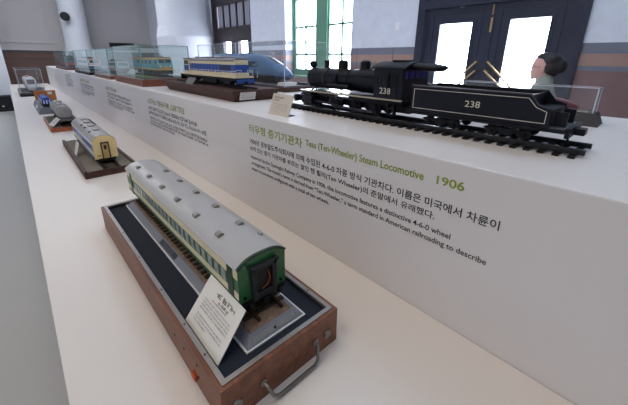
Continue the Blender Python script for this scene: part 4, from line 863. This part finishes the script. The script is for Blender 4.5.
for s_ in (-1, 1):
    y = yc+s_*hw_; mk = lambda a, c, d, e_, m, nm: MB().box(a, c, min(y, y+s_*.0015), max(y, y+s_*.0015), d, e_).build(nm, m, bd)
    mk(e0+.02, e1-.02, zw+.136, zw+.15, YEL, 'yellow_band'); mk(e0, e1, zw+.045, zw+.056, YEL, 'yellow_band')
    for i in range(4): mk(e0+.18+i*.12, e0+.24+i*.12, zw+.1, zw+.13, BLACK, 'side_window')
    mk(e1-.07, e1-.035, zw+.1, zw+.132, BLACK, 'cab_side_window')
def face_panel(nm, m, ya_, yb_, pts, t=.0015, e=e1):
    q = MB(); k = 1
    v = [(e+dx+t, yc+y_, zw+z_) for y_, dx, z_ in pts]; v2 = [(a-.004, c, d) for a, c, d in v]; n_ = len(v)
    return q._add(v+v2, [tuple(range(n_)), tuple(range(n_, 2*n_))[::-1]]+[(i, n_+i, n_+(i+1) % n_, (i+1) % n_) for i in range(n_)]).build(nm, m, bd)
fx = lambda z_: .006-.026*(z_-.09)/.06 if z_ > .09 else .006*(z_-.045)/.045
for nm, m, ps in (('windscreen', BLACK, [(-.05, .108), (-.004, .108), (-.004, .138), (-.05, .138)]), ('windscreen', BLACK, [(.004, .108), (.05, .108), (.05, .138), (.004, .138)])):
    face_panel(nm, m, 0, 0, [(y_, fx(z_), z_) for y_, z_ in ps], .002)
face_panel('yellow_chevron', YEL, 0, 0, [(y_, fx(z_), z_) for y_, z_ in [(-.06, .09), (0, .058), (.06, .09), (.06, .107), (0, .085), (-.06, .107)]], .0018)
face_panel('yellow_band', YEL, 0, 0, [(y_, fx(z_), z_) for y_, z_ in [(-.062, .046), (.062, .046), (.062, .062), (-.062, .062)]], .0015)
face_panel('yellow_band', YEL, 0, 0, [(y_, fx(z_), z_) for y_, z_ in [(-.062, .14), (.062, .14), (.062, .149), (-.062, .149)]], .0015)
for y_ in (-.042, .042): MB().lathe((e1+.004, yc+y_, zw+.08), (1, 0, 0), [(0, .008), (.004, .008), (.005, .005), (.005, 0)], 14).build('headlight', MATS['headlight_glass'], bd, True)
b = MB()
for x in (-3.66, -3.24):
    for s_ in (-.03, .03): b.tube([(x-.07, yc+s_, zw+.166), (x+.05, yc+s_, zw+.178), (x-.06, yc+s_, zw+.184)], .002, 6)
    b.box(x-.075, x+.07, yc-.035, yc+.035, zw+.160, zw+.164).cyl((x-.06, yc-.045, zw+.185), (x-.06, yc+.045, zw+.185), .0022, n=6)
    for s_ in (-.03, .03): b.cyl((x, yc+s_, zw+.157), (x, yc+s_, zw+.168), .004, n=8)
b.build('pantograph', SATIN, EL)
b = MB(); b.box(e0+.01, e1-.006, yc-.05, yc+.05, zw+.034, zw+.045).box(e1, e1+.005, yc-.058, yc+.058, zw+.012, zw+.045).box(-3.52, -3.36, yc-.05, yc+.05, zw+.01, zw+.034)
b.build('underframe', SATIN, EL)
for x in (e0+.14, e1-.14): bogie(EL, x, yc, .066, zw, .085, .016)
#================ the three farther cases
def far_case(label, x0, x1, y0, y1, h, base_m, bh=.035):
    c = thing('glass_case', label, 'display case', ((x0+x1)/2, (y0+y1)/2, ZR), 'glass cases on the riser')
    MB().box(x0, x1, y0, y1, ZR, ZR+bh, .003).build('base', base_m, c)
    glass_case(c, x0+.012, x1-.012, y0+.012, y1-.012, ZR+bh, ZR+h, GLASS, GEDGE, .005, .007); return c
def box_train(name, label, x0, x1, yc, hw, zb, h, body, m_low, m_top, roof_m=None):
    t = thing(name, label, 'model train', ((x0+x1)/2, yc, zb)); z0 = zb+.045
    b = MB(); b.prism([(x0, z0), (x1, z0), (x1+.012, z0+h*.3), (x1-.03, z0+h), (x0+.03, z0+h), (x0-.012, z0+h*.3)], 'Y', yc-hw, yc+hw); bd = b.build('body', body, t)
    dx = lambda q: .012*q/.3 if q < .3 else .012-.042*(q-.3)/.7
    def fp(nm, m, y0, y1, q0, q1, tt):
        v = [(x1+dx(q0)+tt, yc+y0, z0+h*q0), (x1+dx(q0)+tt, yc+y1, z0+h*q0), (x1+dx(q1)+tt, yc+y1, z0+h*q1), (x1+dx(q1)+tt, yc+y0, z0+h*q1)]
        MB()._add(v+[(a-.004, c, d) for a, c, d in v], [(0, 1, 2, 3), (7, 6, 5, 4), (0, 4, 5, 1), (1, 5, 6, 2), (2, 6, 7, 3), (3, 7, 4, 0)]).build(nm, m, bd)
    fp('windscreen', BLACK, -hw*.8, hw*.8, .55, .85, .002); fp('front_band', m_low, -hw, hw, .02, .28, .0015); fp('front_band', m_top, -hw, hw, .88, .99, .0015); fp('front_band', m_top, -hw, hw, .40, .5, .0018)
    for s_ in (-1, 1):
        y = yc+s_*hw; MB().box(x0, x1, min(y, y+s_*.0015), max(y, y+s_*.0015), z0+.002, z0+h*.25).build('lower_band', m_low, bd)
        for i in range(5): x = x0+.08+i*(x1-x0-.2)/5; MB().box(x, x+(x1-x0)*.12, min(y, y+s_*.002), max(y, y+s_*.002), z0+h*.55, z0+h*.82).build('side_window', BLACK, bd)
    b = MB(); b.box(x0+.03, x1-.03, yc-hw*.8, yc+hw*.8, z0+h, z0+h+.008, .002)
    for x in (x0+.2, x1-.2): b.box(x-.05, x+.05, yc-.03, yc+.03, z0+h+.008, z0+h+.02)
    b.build('roof_gear', roof_m or SATIN, t)
    MB().box(x0+.01, x1-.01, yc-hw*.8, yc+hw*.8, z0-.012, z0).build('underframe', SATIN, t)
    for x in (x0+.15, x1-.15): bogie(t, x, yc, .066, zb, .08, .0155)
    return t
far_case('glass case with dark base holding a dim pale railcar, left of the big greenish case', -5.02, -4.15, .80, 1.17, .325, REDW)
box_train('railcar', 'dim pale grey railcar inside the case next to the big greenish glass case', -4.9, -4.32, .99, .058, ZR+.036, .11, mat('pale_railcar', (176, 178, 184), .4), mat('pale_red', (160, 110, 108), .4), mat('pale_railcar', (176, 178, 184), .4))
far_case('glass case with black base around the white, orange and blue locomotive', -6.55, -5.30, .79, 1.14, .325, SATIN)
box_train('electric_locomotive', 'white locomotive with orange band and blue lower front in a glass case', -6.4, -5.45, .90, .072, ZR+.036, .135, mat('loco_white', (222, 222, 226), .35), mat('loco_navy', (44, 70, 124), .4), mat('loco_orange', (214, 84, 46), .4))
far_case('farthest glass case on the riser, holding a dark railcar with red base', -9.3, -7.62, .79, 1.10, .33, mat('maroon_base', (96, 40, 40), .5))
box_train('railcar', 'dark railcar with red lower front in the farthest glass case on the riser', -9.1, -7.78, .93, .072, ZR+.036, .16, mat('railcar_dark', (66, 70, 84), .4), mat('railcar_red', (168, 44, 44), .4), mat('railcar_dark', (66, 70, 84), .4))
#================ right hand acrylic case
RC = thing('acrylic_case', 'low clear acrylic case on a dark tapered base behind the tender', 'display case', (-.4, 1.65, ZR), 'acrylic cases on the riser')
MB().frustum((-.72, -.137, 1.585, 1.72), (-.705, -.155, 1.6, 1.705), ZR, ZR+.048).build('base', mat('charcoal_base', (52, 50, 54), .5), RC)
glass_case(RC, -.695, -.163, 1.61, 1.695, ZR+.048, ZR+.142, ACRYL, AEDGE, .004, .004)
MB().box(-.30, -.18, 1.617, 1.625, ZR+.048, ZR+.054).build('label_strip', mat('beige_card', (206, 196, 184), .55), RC)
RT = thing('red_model_train', 'low dark red streamlined model inside the acrylic case behind the tender', 'model train', (-.43, 1.655, ZR+.048))
MB().loft([ssec(x, 1.655, h_, ZR+.056, ZR+c_, 20, 3) for x, h_, c_ in ((-.66, .028, .098), (-.34, .028, .098), (-.28, .026, .092), (-.24, .019, .08), (-.218, .009, .068))]).build('body', mat('maroon_paint', (122, 30, 42), .3, coat=.3), RT, True)
MB().box(-.65, -.40, 1.6275, 1.6315, ZR+.07, ZR+.082).build('window_band', BLACK, RT)
MB().box(-.65, -.25, 1.64, 1.67, ZR+.0485, ZR+.058).build('underframe', SATIN, RT)
#==PERSON
#================ woman behind the riser
def blob(name, m, root, caps, balls=(), vox=.008, sm=6, cut=None):
    """one continuous surface: tapered limbs (p,q,r0,r1) and ellipsoids (c,rx,ry,rz) fused by voxel remesh"""
    b = MB()
    for p, q, r0, r1 in caps:
        b.cyl(p, q, r0, r1, 14); b.ball(p, r0, seg=14); b.ball(q, r1, seg=14)
    for c, rx, ry, rz in balls: b.ball(c, rx, ry, rz, 20)
    if cut: cut(b)
    o = b.build('tmp', m)
    md = o.modifiers.new('r', 'REMESH'); md.mode = 'VOXEL'; md.voxel_size = vox; md.use_smooth_shade = True
    ms = o.modifiers.new('s', 'SMOOTH'); ms.iterations = sm; ms.factor = .5
    me = bpy.data.meshes.new_from_object(o.evaluated_get(bpy.context.evaluated_depsgraph_get()))
    bpy.data.objects.remove(o)
    for v in me.vertices: v.co -= Vector(root.location)
    for p in me.polygons: p.use_smooth = True
    me.name = name; n = bpy.data.objects.new(name, me); COL.objects.link(n); n.parent = root
    if not me.materials: me.materials.append(m)
    return n
PX, PY = -.768, 3.5
WM = thing('person', 'person in a grey-green jacket, dark hair in a bun, standing behind the riser', 'person', (PX, PY, 0))
SKIN = mat('skin', (216, 168, 158), .5, noise=.02); HAIR = mat('dark_hair', (24, 20, 24), .45, noise=.2, scale=80); JKT = mat('grey_green_jacket', (158, 164, 156), .75, noise=.06); TRS = mat('dark_trousers', (44, 46, 54), .8); SHOE = mat('black_shoe', (20, 20, 22), .4)
V = lambda x, y, z: (PX+x, PY+y, z)
hz_ = 1.40
caps = [(V(.015, 0, 1.22), V(-.005, 0, 1.335), .05, .046),
        (V(.02, 0, .86), V(.01, 0, 1.12), .10, .115), (V(.01, -.1, 1.17), V(.01, .1, 1.17), .05, .05)]
balls = [(V(-.005, 0, hz_+.02), .092, .072, .098), (V(-.045, 0, hz_-.035), .052, .05, .062), (V(-.03, 0, hz_-.01), .07, .064, .085), (V(-.098, 0, hz_-.035), .016, .011, .012), (V(-.092, 0, hz_-.012), .010, .008, .022), (V(-.085, 0, hz_-.066), .012, .022, .008), (V(-.078, 0, hz_-.09), .018, .022, .015), (V(.005, -.07, hz_-.015), .016, .010, .028), (V(.005, .07, hz_-.015), .016, .010, .028)]
hands = []
for s_ in (-1, 1):
    sh, elb, wr_ = V(.015, s_*.165, 1.165), V(.05, s_*.2, .91), V(-.06, s_*.19, .72)
    caps += [(sh, elb, .045, .036), (elb, wr_, .036, .024), (V(.015, s_*.08, .83), V(0, s_*.085, .45), .078, .052), (V(0, s_*.085, .45), V(.02, s_*.085, .09), .05, .034), (V(.03, s_*.085, .045), V(-.12, s_*.1, .03), .034, .026)]
    W_ = Vector(wr_); d = Vector((-.35, 0, -.94)).normalized(); caps.append((tuple(W_+d*.02), tuple(W_+d*.075), .027, .03))
    for k, (o_, L) in enumerate(((-.024, .062), (-.008, .072), (.008, .067), (.023, .052))):
        a = W_+d*.08+Vector((0.0, o_, 0)); m1 = a+d*L*.5; m2 = m1+(d+Vector((-.3*1, 0, 0))).normalized()*L*.5
        caps += [(tuple(a), tuple(m1), .009, .0085), (tuple(m1), tuple(m2), .0085, .007)]
    a = W_+d*.035+Vector((-.02, -s_*.012, 0)); caps += [(tuple(a), tuple(a+Vector((-.03, -s_*.008, -.03))), .011, .0095), (tuple(a+Vector((-.03, -s_*.008, -.03))), tuple(a+Vector((-.038, -s_*.006, -.058))), .0095, .008)]
body = blob('body', SKIN, WM, caps, balls, .006, 4)
jc = [(V(.02, 0, .80), V(.012, 0, 1.12), .125, .13), (V(.012, -.11, 1.185), V(.012, .11, 1.185), .068, .068), (V(.02, 0, 1.2), V(.025, 0, 1.29), .095, .066), (V(.012, -.06, .80), V(.012, -.06, 1.1), .11, .10), (V(.012, .06, .80), V(.012, .06, 1.1), .11, .10)]
for s_ in (-1, 1): jc += [(V(.015, s_*.165, 1.19), V(.05, s_*.2, .91), .064, .049), (V(.05, s_*.2, .91), V(-.05, s_*.192, .74), .049, .036)]
blob('jacket', JKT, WM, jc, (), .01, 5)
tc_ = [(V(.015, -.05, .82), V(.015, .05, .82), .105, .105)]
for s_ in (-1, 1): tc_ += [(V(.015, s_*.08, .80), V(0, s_*.085, .45), .092, .066), (V(0, s_*.085, .45), V(.02, s_*.085, .12), .066, .055)]
blob('trousers', TRS, WM, tc_, (), .01, 5)
for s_ in (-1, 1): blob('shoe', SHOE, WM, [(V(.035, s_*.085, .048), V(-.12, s_*.1, .04), .046, .038)], (), .008, 4)
hair = blob('hair', HAIR, WM, [(V(.05, -.03, hz_+.0), V(.06, .03, hz_-.03), .055, .05)], [(V(.045, 0, hz_+.062), .080, .08, .066), (V(.085, 0, hz_+.02), .052, .07, .07), (V(.004, 0, hz_+.087), .078, .066, .043), (V(.112, 0, hz_+.016), .052, .06, .064), (V(.075, 0, hz_-.005), .045, .064, .05)], .007, 5)
b = MB()
for s_ in (-1, 1):
    b.tube([(PX-.088, PY+s_*.032+.02*math.cos(a), hz_+.004+.017*math.sin(a)) for a in [2*PI*i/16 for i in range(17)]], .0018, 6)
    b.tube([(PX-.088, PY+s_*.052, hz_+.008), (PX-.06, PY+s_*.072, hz_+.008), (PX-.01, PY+s_*.079, hz_+.004)], .0018, 6)
b.tube([(PX-.088, PY-.013, hz_+.006), (PX-.094, PY, hz_+.008), (PX-.088, PY+.013, hz_+.006)], .0018, 6)
b.build('glasses', mat('reddish_frame', (120, 52, 56), .4), WM, True)
for s_ in (-1, 1):
    e = MB().ball((PX-.073, PY+s_*.031, hz_+.002), .011, .012, .007, 12).build('eye', mat('eye_white', (226, 220, 216), .3), WM, True)
    MB().ball((PX-.0822, PY+s_*.031, hz_+.002), .0028, .005, .005, 10).build('iris', HAIR, e, True)
    MB().tube([(PX-.084, PY+s_*.014, hz_+.026), (PX-.082, PY+s_*.032, hz_+.031), (PX-.072, PY+s_*.048, hz_+.026)], .003, 6).build('eyebrow', HAIR, WM, True)
MB().ball((PX-.0945, PY, hz_-.066), .006, .018, .007, 12).build('lips', mat('lips', (186, 112, 108), .45), WM, True)
